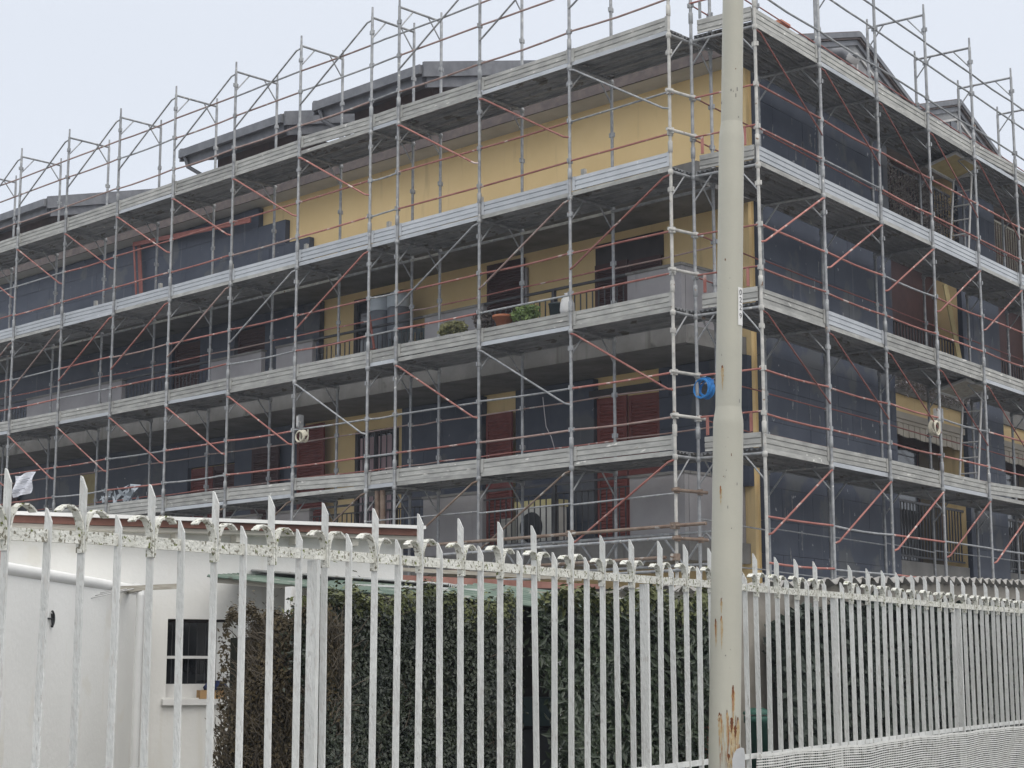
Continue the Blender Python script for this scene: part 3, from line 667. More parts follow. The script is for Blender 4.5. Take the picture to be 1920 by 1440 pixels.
p_ = pt(944, 612, 19.0); MB().lathe(p_, [(0, 0), (.10, 0), (.155, .13), (.175, .13), (.175, .17), (.155, .17), (.14, .14), (0, .14)], 16).build('bowl', TERRA, t)
MB().lathe(p_, [(.0, .142), (.135, .142)], 16).build('soil', SOIL, t)
p_ = pt(1043, 596, 19.1); t = thing('bucket', p_, 'dark grey bucket between the green plant and the white bag', 'bucket')
MB().lathe(p_, [(0, 0), (.085, 0), (.115, .20), (.122, .20), (.122, .22), (.11, .22), (.10, .05), (0, .05)], 16).build('body', CHAIRM, t)
MB().tube([p_ + Vector((.115 * math.cos(R(a_)), 0, .2 + .05 * math.sin(R(a_)))) for a_ in range(0, 181, 20)], .004, 5).build('handle', GALV, t)
p_ = pt(1064, 590, 19.1); m = MB()
m.lathe(p_, [(0, 0), (.10, 0), (.115, .06), (.11, .17), (.085, .24), (.04, .29), (.05, .33), (0, .33)], 12)
for i in range(len(m.v)): m.v[i] += Vector((jitter(.008), jitter(.008), 0))
tag(m.build('sack', WPAINT), 'white plastic sack standing beside the dark bucket', 'bag')
# plastic garden chair behind the narrow bay
p_ = pt(766, 634, 19.9) + Vector((0, 0, -.05)); p_.z = 6.58; t = thing('garden_chair', p_, 'dark plastic garden chair with armrests on the upper balcony', 'chair')
ca, sa = math.cos(R(35)), math.sin(R(35)); ax, ay = Vector((ca, sa, 0)), Vector((-sa, ca, 0))
MB().box(p_ + EZ * .42, (.25, .24, .02), (ax, ay, EZ)).build('seat', CHAIRM, t)
m = MB()
for q in range(5): m.bar(p_ + ax * (-.2 + .1 * q) + ay * .24 + EZ * .44, p_ + ax * (-.2 + .1 * q) + ay * .36 + EZ * .92, .06, .015, ay)
m.bar(p_ + ax * -.26 + ay * .36 + EZ * .93, p_ + ax * .26 + ay * .36 + EZ * .93, .03, .07, EZ); m.build('backrest', CHAIRM, t)
for sx in (-1, 1):
    MB().bar(p_ + ax * .27 * sx - ay * .22 + EZ * .66, p_ + ax * .27 * sx + ay * .30 + EZ * .68, .05, .03).build('armrest', CHAIRM, t)
    for sy in (-1, 1): MB().bar(p_ + ax * .25 * sx + ay * .22 * sy + EZ * (.66 if sy < 0 else .44), p_ + ax * .29 * sx + ay * .29 * sy, .045, .045).build('leg', CHAIRM, t)
# two grey wrapped cylinders
for px, py0, lab in ((715, 545, 'left one of two tall grey cylinders with tops coloured pale as if lit on the upper balcony'), (748, 537, 'right one of two tall grey cylinders with tops coloured pale as if lit, nearer the ochre wall')):
    q = pt(px, py0 + 60, 20.4); q.z = 6.58; t = thing('water_tank', q, lab, 'tank', 'grey cylinders on the upper balcony')
    MB().lathe(q, [(.0, 0), (.20, 0), (.21, .05), (.21, 1.42), (.20, 1.45)], 18).build('body', TANK, t)
    MB().lathe(q + EZ * 1.45, [(.205, 0), (.215, .02), (.215, .20), (.16, .27), (0, .30)], 18).build('cap', PALEGREY, t)  # pale colour on the top stands in for light falling there
# ladder (red) and brush
p0, p1 = pt(702, 655, 19.3), pt(690, 575, 19.3)
t = thing('red_pole_support', p0, 'slanting red steel prop beside the grey cylinders', 'prop')
MB().tube([p0, p1], .022, 8).build('tube', REDP, t); MB().box(p0, (.06, .06, .006)).build('base_plate', REDP, t)
# air conditioner on lower balcony
q = pt(1015, 1040, 20.35); q.z = 3.45; t = thing('air_conditioner', q, 'outdoor air conditioner unit with a round black fan behind the lower railing', 'air conditioner')
MB().box(q + EZ * .42, (.42, .15, .32)).build('case', ACW, t)
MB().box(q + EZ * .80, (.44, .17, .055)).build('cover', ACY, t)
MB().lathe(q + Vector((-.08, -.17, .42)), [(0, 0), (.24, 0), (.25, .02), (.25, .03)], 24, EY).build('fan', FANB, t)
for sx in (-1, 1): MB().box(q + Vector((.32 * sx, 0, .05)), (.03, .15, .05)).build('foot', GALV, t)
q2 = pt(960, 1010, 20.3); q2.z = 3.45
tag(MB().box(q2 + EZ * .28, (.10, .16, .28)).box(q2 + EZ * .575, (.115, .175, .015)).build('storage_box', ACW), 'narrow pale box standing left of the air conditioner', 'box')
# yellow board leaning in the right facade loggia
a = on(1772, 533, WO, NR); b = on(1798, 662, WO, NR)
m = MB().bar(Vector((a.x, a.y, a.z)) - NR * .0, Vector((b.x, b.y, 6.62)) - NR * .12, .02, .20, DR)
tag(m.build('shuttering_board', BOARD), 'yellow board leaning upright in the middle loggia of the right facade', 'board')
# red timber frame on the insulated attic wall
t = thing('timber_frame', pt(262, 580, YW - .3), 'red timber frame leaning on the insulated wall at the left', 'frame')
MB().bar(pt(257, 585, YW - .3), pt(251, 457, YW - .3), .02, .05, EX).bar(pt(266, 583, YW - .2), pt(261, 460, YW - .2), .02, .12, EX).build('upright', REDP, t)
MB().bar(pt(250, 458, YW - .3), pt(470, 413, YW - .3), .03, .09, EZ).build('crossbeam', REDP, t)
# dead climbing plant on upper right loggia railing, flower row
def vine(s0, s1, z0, z1, label, dens, o=-.02, wh=.0):
    base = WO + DR * ((s0 + s1) / 2) + NR * o + EZ * z0; t = thing('climbing_plant', base, label, 'plant'); m = MB(); lf = MB(); lf2 = MB()
    for _ in range(int(dens * (s1 - s0) * (z1 - z0))):
        s = random.uniform(s0, s1); z = random.uniform(z0, z1) ; p = WO + DR * s + NR * (o + jitter(.08)) + EZ * z; pts = [p]
        d = Vector((jitter(1), jitter(1), random.uniform(-.2, 1))).normalized()
        for _k in range(4):
            d = (d + Vector((jitter(.7), jitter(.7), jitter(.6)))).normalized(); pts.append(pts[-1] + d * .06)
        if z > z0 + .0: m.tube(pts, [.006, .005, .004, .003, .002], 4, False)
        for pp in pts[1:]:
            leaf(lf if random.random() > wh else lf2, pp, random.uniform(.015, .035), Vector((jitter(1), jitter(1), jitter(1))).normalized(), .6)
    m.build('stems', VINE, t); lf.build('foliage', mat('withered_leaf', (.16, .14, .12), (.30, .28, .27), 9, .9), t)
    if lf2.v: lf2.build('blossom', mat('pale_blossom', (.42, .40, .44), (.55, .52, .55), 9, .9), t)
vine(7.1, 10.1, 9.45, 10.35, 'dead brown creeper covering the railing of the top right loggia', 210)
vine(7.1, 10.1, 6.40, 6.66, 'row of pale faded flowers along the edge of the middle right loggia', 560, -.13, .45)
# hatch and ladder on the right scaffold
for (sx, k) in ((4, 5), (4, 3)):
    z = TOE[k] - .30; s_ = RST[sx]
    c = QO + DR * (s_ + .15) + NR * .45 + EZ * (z - .03)
    t = thing('access_hatch', c, 'open access hatch panel under the %s deck of the right scaffold' % ('topmost' if k == 5 else 'third'), 'hatch')
    ax = (DR, (NR * .9 - EZ * .25).normalized(), (EZ * .9 + NR * .25).normalized())
    MB().box(c, (.55, .28, .012), ax).build('panel', BOARD if k == 5 else WOOD, t)
    m = MB(); m.box(c - ax[2] * .02 + ax[1] * .28, (.57, .02, .02), ax); m.box(c - ax[2] * .02 - ax[1] * .28, (.57, .02, .02), ax); m.box(c - ax[2] * .02 + DR * .56, (.02, .28, .02), ax); m.box(c - ax[2] * .02 - DR * .56, (.02, .28, .02), ax)
    m.build('frame', TRIM, t)
    b0 = QO + DR * (s_ + .35) + NR * .35 + EZ * (TOE[k] - 2.2); b1 = QO + DR * (s_ + .75) + NR * .35 + EZ * (TOE[k] - .25)
    t = thing('ladder', b0, 'pale ladder climbing to the %s deck of the right scaffold' % ('topmost' if k == 5 else 'third'), 'ladder')
    for dn in (0, .34): MB().tube([b0 + NR * dn, b1 + NR * dn], .02, 8).build('stile', TRIM, t)
    m = MB()
    for q in range(7): e = b0.lerp(b1, (q + .5) / 7); m.tube([e, e + NR * .34], .014, 6)
    m.build('rungs', TRIM, t)
# debris sheet at the left end of second deck
q = pt(225, 935, 18.6); m = MB()
for _ in range(26):
    p_ = q + Vector((jitter(.5), jitter(.15), random.uniform(-.05, .22))); m.add([p_ + Vector((jitter(.2), jitter(.1), jitter(.12))) for _ in range(3)], [[0, 1, 2]])
tag(m.build('plastic_sheet', PALEGREY), 'crumpled pale plastic sheet on the second deck near the left end', 'plastic sheet')

# ================================================================== WHITE HOUSE
HA = R(68.8); HU = Vector((math.cos(HA), math.sin(HA), 0)); HN = Vector((HU.y, -HU.x, 0))  # HN towards the street
K = at(265, 1110, 12.6); K.z = 0
def hon(px, py, off=0.): return on(px, py, K + HN * off, HN)
WH = thing('white_house', K, 'low white rendered house with small barred window behind the white fence', 'house')
def hbox(mb, u0, u1, z0, z1, o0, o1): return mb.box(K + HU * ((u0 + u1) / 2) + HN * ((o0 + o1) / 2) + EZ * ((z0 + z1) / 2), (abs(u1 - u0) / 2, abs(o1 - o0) / 2, abs(z1 - z0) / 2), (HU, HN, EZ))
wtl, wbr = hon(315, 1160), hon(436, 1308); U0 = (wtl - K).dot(HU); U1 = (wbr - K).dot(HU); Z1, Z0 = wtl.z, wbr.z
m = MB(); hbox(m, -4, U0, 0, 2.60, -.25, 0); hbox(m, U1, 2.02, 0, 2.60, -.25, 0); hbox(m, U0, U1, Z1, 2.60, -.25, 0); hbox(m, U0, U1, 0, Z0, -.25, 0); hbox(m, 1.80, 2.02, 0, 2.60, -4, -.26); hbox(m, -4, 1.79, 0, 2.6, -4.2, -4)
m.build('wall', WHITE, WH)
hbox(MB(), -4.1, 2.10, 2.665, 2.69, -4.3, .28).build('roof', WPAINT, WH)
hbox(MB(), -4.1, 2.08, 2.615, 2.663, -4.2, .24).build('fascia', HBAND, WH)
m = MB(); hbox(m, -4.1, 2.07, 2.585, 2.613, -.2, .20); 
for q in range(9): hbox(m, -1.6 + q * .45, -1.55 + q * .45, 2.53, 2.585, .003, .16)
m.build('eave', HCREAM, WH)
win = hbox(MB(), U0, U1, Z0 + .0, Z1, -.22, -.20).build('window', GLASS, WH)
m = MB(); t_ = .022
hbox(m, U0, U0 + t_, Z0, Z1, -.17, -.12); hbox(m, U0, U1, Z1 - t_, Z1, -.17, -.12)
zm = hon(350, 1232).z; hbox(m, U0 + t_, U1, zm - .012, zm + .012, -.17, -.11); um = (hon(409, 1250) - K).dot(HU)
m.build('window_frame', DOORF, win)
m = MB(); hbox(m, U0 + t_, um, zm - .010, zm + .010, -.108, -.09); hbox(m, um, U1, Z0, Z1 - .02, -.108, -.06); hbox(m, U0 + .02, U1, Z0, Z0 + .10, -.19, -.15); m.build('window_sash', WPAINT, win)
m = MB()
for q in range(1, 7): hbox(m, U0 + q * .062, U0 + q * .062 + .004, Z0 + .1, Z1, -.125, -.121)
m.build('window_grille', IRON, win)
hbox(MB(), U0 - .03, U1 + .03, Z0 - .05, Z0 - .008, -.08, .05).build('sill', WPAINT, WH)
a = hon(373, 1306, .0); u_ = (a - K).dot(HU)
tag(hbox(MB(), u_, u_ + .20, Z0 - .006, Z0 + .055, -.075, .035).build('cardboard_box', CARD), 'flat brown cardboard box on the window sill of the white house', 'box')
m = MB(); cc = K + HU * (u_ + .13) + HN * -.02 + EZ * (Z0 + .085); m.lathe(cc - EZ * .028, [(0, 0), (.09, .0), (.10, .02), (.07, .05), (.03, .065), (0, .06)], 12)
for i in range(len(m.v)): m.v[i] += Vector((jitter(.012), jitter(.012), jitter(.004)))
tag(m.build('folded_cloth', NAVY), 'crumpled navy cloth lying on the cardboard box', 'cloth')
# side annex running towards the camera
AA = R(131.0 + 180); AU = Vector((math.cos(AA), math.sin(AA), 0)); AN = Vector((-AU.y, AU.x, 0))
if AN.dot(EX) < 0: AN = -AN
K2 = K + HN * .10; z2 = at(265, 1108, 12.5).z
def abox(mb, u0, u1, z0, z1, o0, o1): return mb.box(K2 + AU * ((u0 + u1) / 2) + AN * ((o0 + o1) / 2) + EZ * ((z0 + z1) / 2), (abs(u1 - u0) / 2, abs(o1 - o0) / 2, abs(z1 - z0) / 2), (AU, AN, EZ))
AX = thing('side_annex', K2, 'lower white annex with a rounded top edge at the left of the white house', 'annex')
abox(MB(), .0, 4.2, 0, z2 - .02, -.9, 0).build('wall', WHITE, AX)
MB().tube([K2 + AU * -.02 + EZ * (z2 + .0) - AN * .02, K2 + AU * 4.2 + EZ * (z2 + .0) - AN * .01], .038, 12).build('coping', WPAINT, AX)
# hook mark on the annex wall
hp = on(97, 1160, K2 + AN * .012, AN); t = thing('wall_hook', hp, 'small black curved iron hook fixed on the white annex wall', 'hook')
MB().tube([hp + AU * (-.045 * math.cos(R(a_))) + EZ * (.045 * math.sin(R(a_))) for a_ in range(-80, 100, 15)], .007, 6).build('ring', FANB, t)
MB().tube([hp + AU * .12 + EZ * .0, hp + AU * .0], .006, 6).tube([hp - AU * .0 + EZ * .03, hp - AU * .02 - EZ * .05], .007, 6).build('bar', FANB, t)
# downpipe, clothes-line bar and wires
dp0 = hon(262, 1116, .26); MB().tube([dp0, Vector((dp0.x, dp0.y, 0))], .035, 10).tube([dp0, dp0 + EZ * .04, dp0 - HN * .12 + EZ * .06], .035, 10).build('downpipe', PVC, WH)
b0, b1 = hon(222, 1104, .85), hon(333, 1099, .85)
t = thing('clothes_line', b0, 'weathered wooden bar with clothes line wires in front of the white house wall', 'clothes line')
MB().bar(b0, b1, .035, .035).build('bar', WOOD, t)
m = MB(); e = at(-40, 1116, 10.2)
for q in range(3):
    s_ = b0.lerp(b1, .05 + .12 * q); ee = e + EZ * (-.02 - .05 * q); m.tube([s_, s_.lerp(ee, .35) - EZ * (.035 - .01 * q), s_.lerp(ee, .7) - EZ * .03, ee], .003, 4)
m.build('line_wires', TRIM, t)
m = MB().bar(hon(262, 1104, .82), hon(262, 1104, .82) - EZ * .001 - HN * .80, .03, .03); m.build('bracket', WOOD, t)
# brick pillar, far left
pb = at(-66, 1010, 8.3); tag(MB().box((pb.x, pb.y, pb.z / 2), (.12, .12, pb.z / 2), (FD, FN, EZ)).build('brick_pillar', BRICK), 'red brick pillar at the left edge behind the fence', 'pillar')

# ================================================================== SHED WITH GREEN CORRUGATED ROOF
def corr(p00, p10, p01, p11, n, amp, th=.006, mb=None):
    """corrugated sheet between front edge p00-p10 and back edge p01-p11; waves run front to back"""
    mb = mb or MB(); top = []; N_ = n * 6
    up = (p10 - p00).cross(p01 - p00).normalized(); up = up if up.z > 0 else -up
    for s_ in (0, -th):
        f_ = []; b_ = []
        for i in range(N_ + 1):
            o_ = up * (amp * math.sin(i / 6 * 2 * math.pi) + s_); f_.append(p00.lerp(p10, i / N_) + o_); b_.append(p01.lerp(p11, i / N_) + o_)
        top.append((f_, b_))
    (f0, b0_), (f1, b1_) = top
    for i in range(N_):
        mb.quad(f0[i], f0[i + 1], b0_[i + 1], b0_[i]); mb.quad(f1[i + 1], f1[i], b1_[i], b1_[i + 1]); mb.quad(f0[i + 1], f0[i], f1[i], f1[i + 1]); mb.quad(b0_[i], b0_[i + 1], b1_[i + 1], b1_[i])
    return mb
SH = thing('garden_shed', at(700, 1200, 12.6), 'open garden shed with green corrugated roof sheets behind the hedges', 'shed')
def sheet(pxa, pya, da, pxb, pyb, db, run, rise, m, n, amp=.018):
    a, b = at(pxa, pya, da), at(pxb, pyb, db); e = (b - a); e.z = 0; e.normalize(); bk = Vector((-e.y, e.x, 0))
    if bk.dot(CF) < 0: bk = -bk
    v = bk * run + EZ * rise
    corr(b, b + v, a, a + v, 9, .014).build('roof_sheet', m, SH)
sheet(388, 1080, 12.2, 705, 1112, 12.0, 1.0, .07, GRN, 26)
sheet(560, 1098, 11.9, 838, 1124, 11.7, 1.1, .09, GRN, 24)
sheet(800, 1112, 11.9, 1062, 1144, 11.6, 1.3, .13, GRN, 22, .02)
sheet(430, 1088, 12.6, 900, 1108, 12.3, .9, .04, GREYSH, 26)
sheet(930, 1108, 12.6, 1190, 1126, 12.9, 1.2, .10, GREYSH, 20, .02)
sheet(470, 1070, 12.9, 840, 1096, 12.8, 1.6, .05, GREYSH, 30)
m = MB()
for (xa, ya, da, xb, yb, db) in ((400, 1086, 12.25, 660, 1108, 12.1), (600, 1108, 12.0, 870, 1126, 11.8), (700, 1102, 12.6, 1130, 1120, 12.7)): m.bar(at(xa, ya, da), at(xb, yb, db), .03, .045)
m.build('roof_beam', WOOD, SH)
MB().bar(at(740, 1086, 13.6), at(1130, 1104, 14.4), .02, .07).build('red_fascia', REDSH, SH)
MB().bar(at(690, 1064, 13.9), at(1090, 1086, 14.6), .02, .03).build('upper_beam', WOOD, SH)
for px, py, d in ((548, 1100, 12.0), (1052, 1132, 11.9)):
    p_ = at(px, py, d); MB().bar((p_.x, p_.y, 0), p_, .07, .07, EX).build('shed_post', WPAINT, SH)
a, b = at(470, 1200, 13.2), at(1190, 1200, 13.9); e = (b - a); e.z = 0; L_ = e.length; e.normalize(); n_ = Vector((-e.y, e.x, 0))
m = MB().box(((a + b) / 2).xy.to_3d() + EZ * 1.12, (L_ / 2, .04, 1.12), (e, n_, EZ)); m.build('back_wall', mat('shaded_shed_boards', (.02, .018, .018), (.035, .03, .03), 5, .95), SH)  # near-black colour puts the shade inside the shed into this wall
p_ = at(1008, 1290, 13.0); p_.z = 0
t = thing('garden_cart', p_, 'dim teal covered cart standing in the dark gap between the hedges', 'cart')
MB().box(p_ + EZ * 1.3, (.35, .3, .10), (e, n_, EZ)).build('cover', mat('teal_cover', (.018, .034, .036), (.025, .045, .048), 4, .6), t)
MB().box(p_ + EZ * .75, (.32, .27, .42), (e, n_, EZ)).build('body', FANB, t)
for sx in (-1, 1): MB().lathe(p_ + e * .2 * sx - n_ * .3 + EZ * .16, [(0, 0), (.16, 0), (.16, .05), (0, .05)], 16, n_).build('wheel', FANB, t)

# ================================================================== GARDEN WALL with fibre cement coping (right) 
GP = [at(1150, 1105, 13.0), at(1395, 1096, 14.0), at(1580, 1087, 15.0), at(1760, 1085, 17.0), at(1915, 1092, 19.2), at(2060, 1097, 21.5)]
GW = thing('garden_wall', (GP[0].x, GP[0].y, 0), 'grey brown rendered garden wall with wavy fibre cement coping behind the fence', 'wall')
for a, b in zip(GP, GP[1:]):
    e = (b - a).xy.to_3d().normalized(); n_ = Vector((e.y, -e.x, 0)); n_ = n_ if n_.dot(EX) > 0 else -n_
    a0, b0 = Vector((a.x, a.y, 0)), Vector((b.x, b.y, 0)) + e * .02; at_, bt = a - EZ * .012, b + e * .02 - EZ * .012
    v = [a0, b0, bt, at_]; MB().add(v + [p - n_ * .18 for p in v], [[0, 1, 2, 3], [7, 6, 5, 4], [3, 2, 6, 7], [0, 3, 7, 4], [1, 5, 6, 2]]).build('wall', GWALL, GW)
    corr(a + n_ * .09, b + n_ * .09, a - n_ * .5 - EZ * .16, b - n_ * .5 - EZ * .16, max(3, int((b - a).length / .19)), .030, .012).build('coping', COPING, GW)

# ================================================================== HEDGES
def hedge(name, cs, label, cat, leafm, topm, n, size, thick=.9, core=True, twigs=0, asp=.5, lab2=None, bulge=.10, topband=.16, sparse=0.):
    """cs: list of (px,top_py,depth) along the front face; front face wanders, leaves fill a shell"""
    P = [at(px, py, d) for px, py, d in cs]; root = thing(name, (P[0].x, P[0].y, 0), label, cat)
    lens = [(P[i + 1] - P[i]).length for i in range(len(P) - 1)]; T = sum(lens)
    def along(t):
        t *= T
        for i, l in enumerate(lens):
            if t <= l or i == len(lens) - 1: return P[i].lerp(P[i + 1], min(t / l, 1)), (P[i + 1] - P[i]).xy.to_3d().normalized()
            t -= l
    def back(p): v = (p - CO).xy.to_3d(); return v.normalized()
    def wob(t, z): return bulge * (.5 * math.sin(t * T * 3.1 + z * 2.3) + .5 * math.sin(t * T * 7.3 - z * 5.1 + 1))
    lf, tp, tw = MB(), MB(), MB()
    for _ in range(n):
        t = random.random(); p, e = along(t); nn = Vector((e.y, -e.x, 0)); nn = nn if nn.dot(CF) < 0 else -nn
        H = p.z + .035 * math.sin(t * T * 9) + .02 * math.sin(t * T * 31); r_ = random.random()
        lo = .75
        if r_ < .80: z = random.uniform(lo, H); o_ = wob(t, z) - abs(random.gauss(0, .07)); q = p.xy.to_3d() + nn * o_ + EZ * z; nr = (nn + Vector((jitter(.9), jitter(.9), random.uniform(-.2, .9)))).normalized()
        elif r_ < .93: z = H + random.gauss(0, .016) + (random.expovariate(48) if random.random() < .2 else 0); q = p.xy.to_3d() + back(p) * random.uniform(0, thick) + EZ * z; nr = Vector((jitter(.8), jitter(.8), 1)).normalized()
        else:
            end = 0 if random.random() < .5 else 1; p, e = along(end); z = random.uniform(lo, p.z); q = p.xy.to_3d() + back(p) * random.uniform(0, thick) + e * (random.gauss(0, .04)) + EZ * z; nr = (e * (1 if end else -1) + Vector((jitter(.8), jitter(.8), jitter(.8)))).normalized()
        if sparse and random.random() < sparse * (.4 + .6 * (math.sin(t * T * 11 + z * 6) > 0)): continue
        leaf(tp if (z > H - topband * random.random() and random.random() < .8) else lf, q, size * random.uniform(.6, 1.35), nr, asp)
    for _ in range(twigs):
        t = random.random(); p, e = along(t); nn = Vector((e.y, -e.x, 0)); nn = nn if nn.dot(CF) < 0 else -nn
        z = random.uniform(.6, p.z - .1); q = p.xy.to_3d() + nn * (wob(t, z) - random.uniform(.02, .15)) + EZ * z; pts = [q]; d = (EZ * random.uniform(.3, 1) + e * jitter(.6) + nn * jitter(.5)).normalized()
        for _k in range(3): d = (d + Vector((jitter(.4), jitter(.4), jitter(.4)))).normalized(); pts.append(pts[-1] + d * random.uniform(.025, .06))
        tw.tube(pts, [.0038, .003, .0024, .0015], 4, False)
    lf.build('foliage', leafm, root)
    if tp.v: tp.build('top_growth', topm, root)
    if tw.v: tw.build('branches', TWIG, root)['kind'] = 'stuff'
    else:
        m = MB()
        for t in [i / 8 for i in range(9)]:
            p, e = along(t); m.tube([Vector((p.x, p.y, 0)) + CF.xy.to_3d() * .3, Vector((p.x, p.y, p.z * .6)) + CF.xy.to_3d() * .3], [.03, .015], 6)
        m.build('branches', TWIG, root)
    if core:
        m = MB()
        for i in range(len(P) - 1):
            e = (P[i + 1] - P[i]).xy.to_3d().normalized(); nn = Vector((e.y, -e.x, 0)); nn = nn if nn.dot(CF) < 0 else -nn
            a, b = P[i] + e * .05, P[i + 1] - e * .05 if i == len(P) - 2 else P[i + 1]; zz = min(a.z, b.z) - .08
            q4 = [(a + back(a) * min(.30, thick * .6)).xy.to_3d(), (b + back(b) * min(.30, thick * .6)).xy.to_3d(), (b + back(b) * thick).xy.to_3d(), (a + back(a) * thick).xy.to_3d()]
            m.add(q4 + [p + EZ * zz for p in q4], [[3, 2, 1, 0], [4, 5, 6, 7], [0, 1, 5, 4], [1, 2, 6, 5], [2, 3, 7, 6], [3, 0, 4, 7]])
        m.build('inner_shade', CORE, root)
    return root
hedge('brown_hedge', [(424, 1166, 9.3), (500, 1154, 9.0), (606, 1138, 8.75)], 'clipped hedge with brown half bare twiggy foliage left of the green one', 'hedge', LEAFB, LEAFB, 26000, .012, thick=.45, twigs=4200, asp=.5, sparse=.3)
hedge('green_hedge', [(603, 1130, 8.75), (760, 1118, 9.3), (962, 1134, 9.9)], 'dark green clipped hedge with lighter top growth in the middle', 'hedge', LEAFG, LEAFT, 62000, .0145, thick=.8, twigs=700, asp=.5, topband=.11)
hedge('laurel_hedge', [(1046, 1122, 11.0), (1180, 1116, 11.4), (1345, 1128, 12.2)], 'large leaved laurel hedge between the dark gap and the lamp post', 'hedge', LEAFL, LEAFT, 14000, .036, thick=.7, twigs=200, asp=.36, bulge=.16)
hedge('ivy', [(1476, 1180, 13.8), (1515, 1150, 14.0), (1640, 1140, 14.9), (1800, 1150, 16.5)], 'dark ivy spreading over the garden wall right of the lamp post', 'ivy', LEAFI, LEAFI, 24000, .040, thick=.4, twigs=150, asp=.7, bulge=.10, sparse=.05)
hedge('dark_shrubbery', [(1796, 1142, 16.7), (1920, 1144, 18.3), (1990, 1146, 19.2)], 'dark shrubs behind the far right end of the fence', 'shrubs', LEAFG, LEAFI, 12000, .042, thick=.4, twigs=100, asp=.6)
# bin and pot glimpsed through the fence
p_ = at(1420, 1360, 13.4); p_.z = 0
t = thing('garden_bin', p_, 'dark green garden bin behind the fence right beside the lamp post', 'bin')
MB().lathe(p_, [(0, 0), (.08, 0), (.095, 1.20), (.105, 1.20), (.105, 1.25), (0, 1.26)], 16).build('body', BINM, t); MB().lathe(p_ + EZ * 1.262, [(.11, 0), (.11, .02), (.05, .05), (0, .05)], 16).build('lid', BINM, t)
p_ = at(1322, 1400, 12.3); p_.z = .95; t = thing('potted_plant', p_, 'brown clay pot with broad pale leaves low beside the lamp post', 'plant')
MB().lathe(p_, [(0, 0), (.10, 0), (.14, .22), (.155, .22), (.155, .26), (0, .24)], 14).build('pot', TERRA, t); m = MB(); leaf_clump(m, p_ + EZ * .36, (.20, .16, .10), 40, .07); m.build('foliage', FRESH, t)
tag(MB().box((p_.x, p_.y, .47), (.16, .16, .475)).build('stone_plinth', GWALL), 'rough stone block under the brown clay pot', 'block')

# ================================================================== FENCE
def line_z(pts):
    Q = []
    for px, py in pts:
        q = on(px, py, FO, FN); Q.append(((q - FO).dot(FD), q.z))
    def f(s):
        if s <= Q[0][0]: return Q[0][1]
        for (a, za), (b, zb) in zip(Q, Q[1:]):
            if s <= b: return za + (zb - za) * (s - a) / (b - a)
        return Q[-1][1]
    return f
rz = line_z([(16, 1014), (150, 1018), (375, 1036), (610, 1050), (802, 1063), (960, 1074), (1135, 1089), (1321, 1101), (1403, 1109), (1588, 1123), (1765, 1139), (1915, 1150)])  # underside of the top rail
fb_ = line_z([(1330, 1430), (1915, 1352)])
mz = line_z([(1395, 1419), (1490, 1408), (1620, 1397), (1700, 1384), (1790, 1376), (1850, 1368), (1919, 1362)])
def fz0(s): return fb_(s) - .06
FE = thing('metal_fence', FO, 'white peeling steel fence of tall and short pickets with curled strips along the pavement', 'fence')
PT = .0168; RH = .046
def sarr(a, b, st):
    while a < b: yield a; a += st
SP = .375
NLO, NHI = -4, 46
posts = [-3.9, 4.78, 13.45, 22.0, 30.45, 39.0]
for i in range(NLO, NHI):
    for half in (0, 1):
        nn = i + half * .5; s = nn * SP
        if any(abs(nn - q) < .17 for q in posts): continue
        zr = rz(s); top = zr + (.259 if half == 0 else .127) + jitter(.007); p = FO + FD * s; zb = fz0(s) - .02
        lean = FN * jitter(.007) + FD * (jitter(.006) if random.random() < .85 else jitter(.022))
        m = MB(); wT, wL = PT, .0035      # flat bar: broad across the fence, thin along it
        hi, lo = top, top - .052
        v = []
        for dd in (-wL, wL):
            v += [p + FN * wT + FD * dd + EZ * zb, p - FN * wT + FD * dd + EZ * zb, p - FN * wT + FD * dd + EZ * hi + lean, p - FN * (wT * .45) + FD * dd + EZ * (hi - .004) + lean, p + FN * wT + FD * dd + EZ * lo + lean]
        m.add(v, [[0, 1, 2, 3, 4], [9, 8, 7, 6, 5], [1, 0, 5, 6], [2, 1, 6, 7], [3, 2, 7, 8], [4, 3, 8, 9], [0, 4, 9, 5]])
        pk = m.build('picket', FENCE, FE)
        if half == 0:
            for sg in (-1, 1):
                pts = [(0.005, -.03), (.007, .035), (.015, .072), (.032, .102), (.055, .116), (.078, .117), (.097, .108), (.110, .097)]
                m = MB(); prev = None; sc_ = 1.08 + jitter(.08)
                pp = [p + FD * (sg * a_ * sc_) + EZ * (zr + b_ * sc_) + FN * 0 for a_, b_ in pts]; th = .0035
                for j in range(len(pp) - 1):
                    d = (pp[j + 1] - pp[j]).normalized(); nrm = d.cross(FN).normalized() * th; a1, a2 = pp[j] - d * .002, pp[j + 1] + d * .002; wS = .0185
                    m.add([a1 + FN * wS + nrm, a1 - FN * wS + nrm, a1 - FN * wS - nrm, a1 + FN * wS - nrm, a2 + FN * wS + nrm, a2 - FN * wS + nrm, a2 - FN * wS - nrm, a2 + FN * wS - nrm], [[0, 1, 2, 3], [7, 6, 5, 4], [0, 4, 5, 1], [1, 5, 6, 2], [2, 6, 7, 3], [3, 7, 4, 0]])
                m.build('curled_strip', FENCE if j % 2 else MOSS, pk)
ss = [-3] + [q * SP for q in posts if q > 0] + [NHI * SP]
ss = [NLO * SP] + [q * SP for q in posts if q * SP > 0] + [NHI * SP]
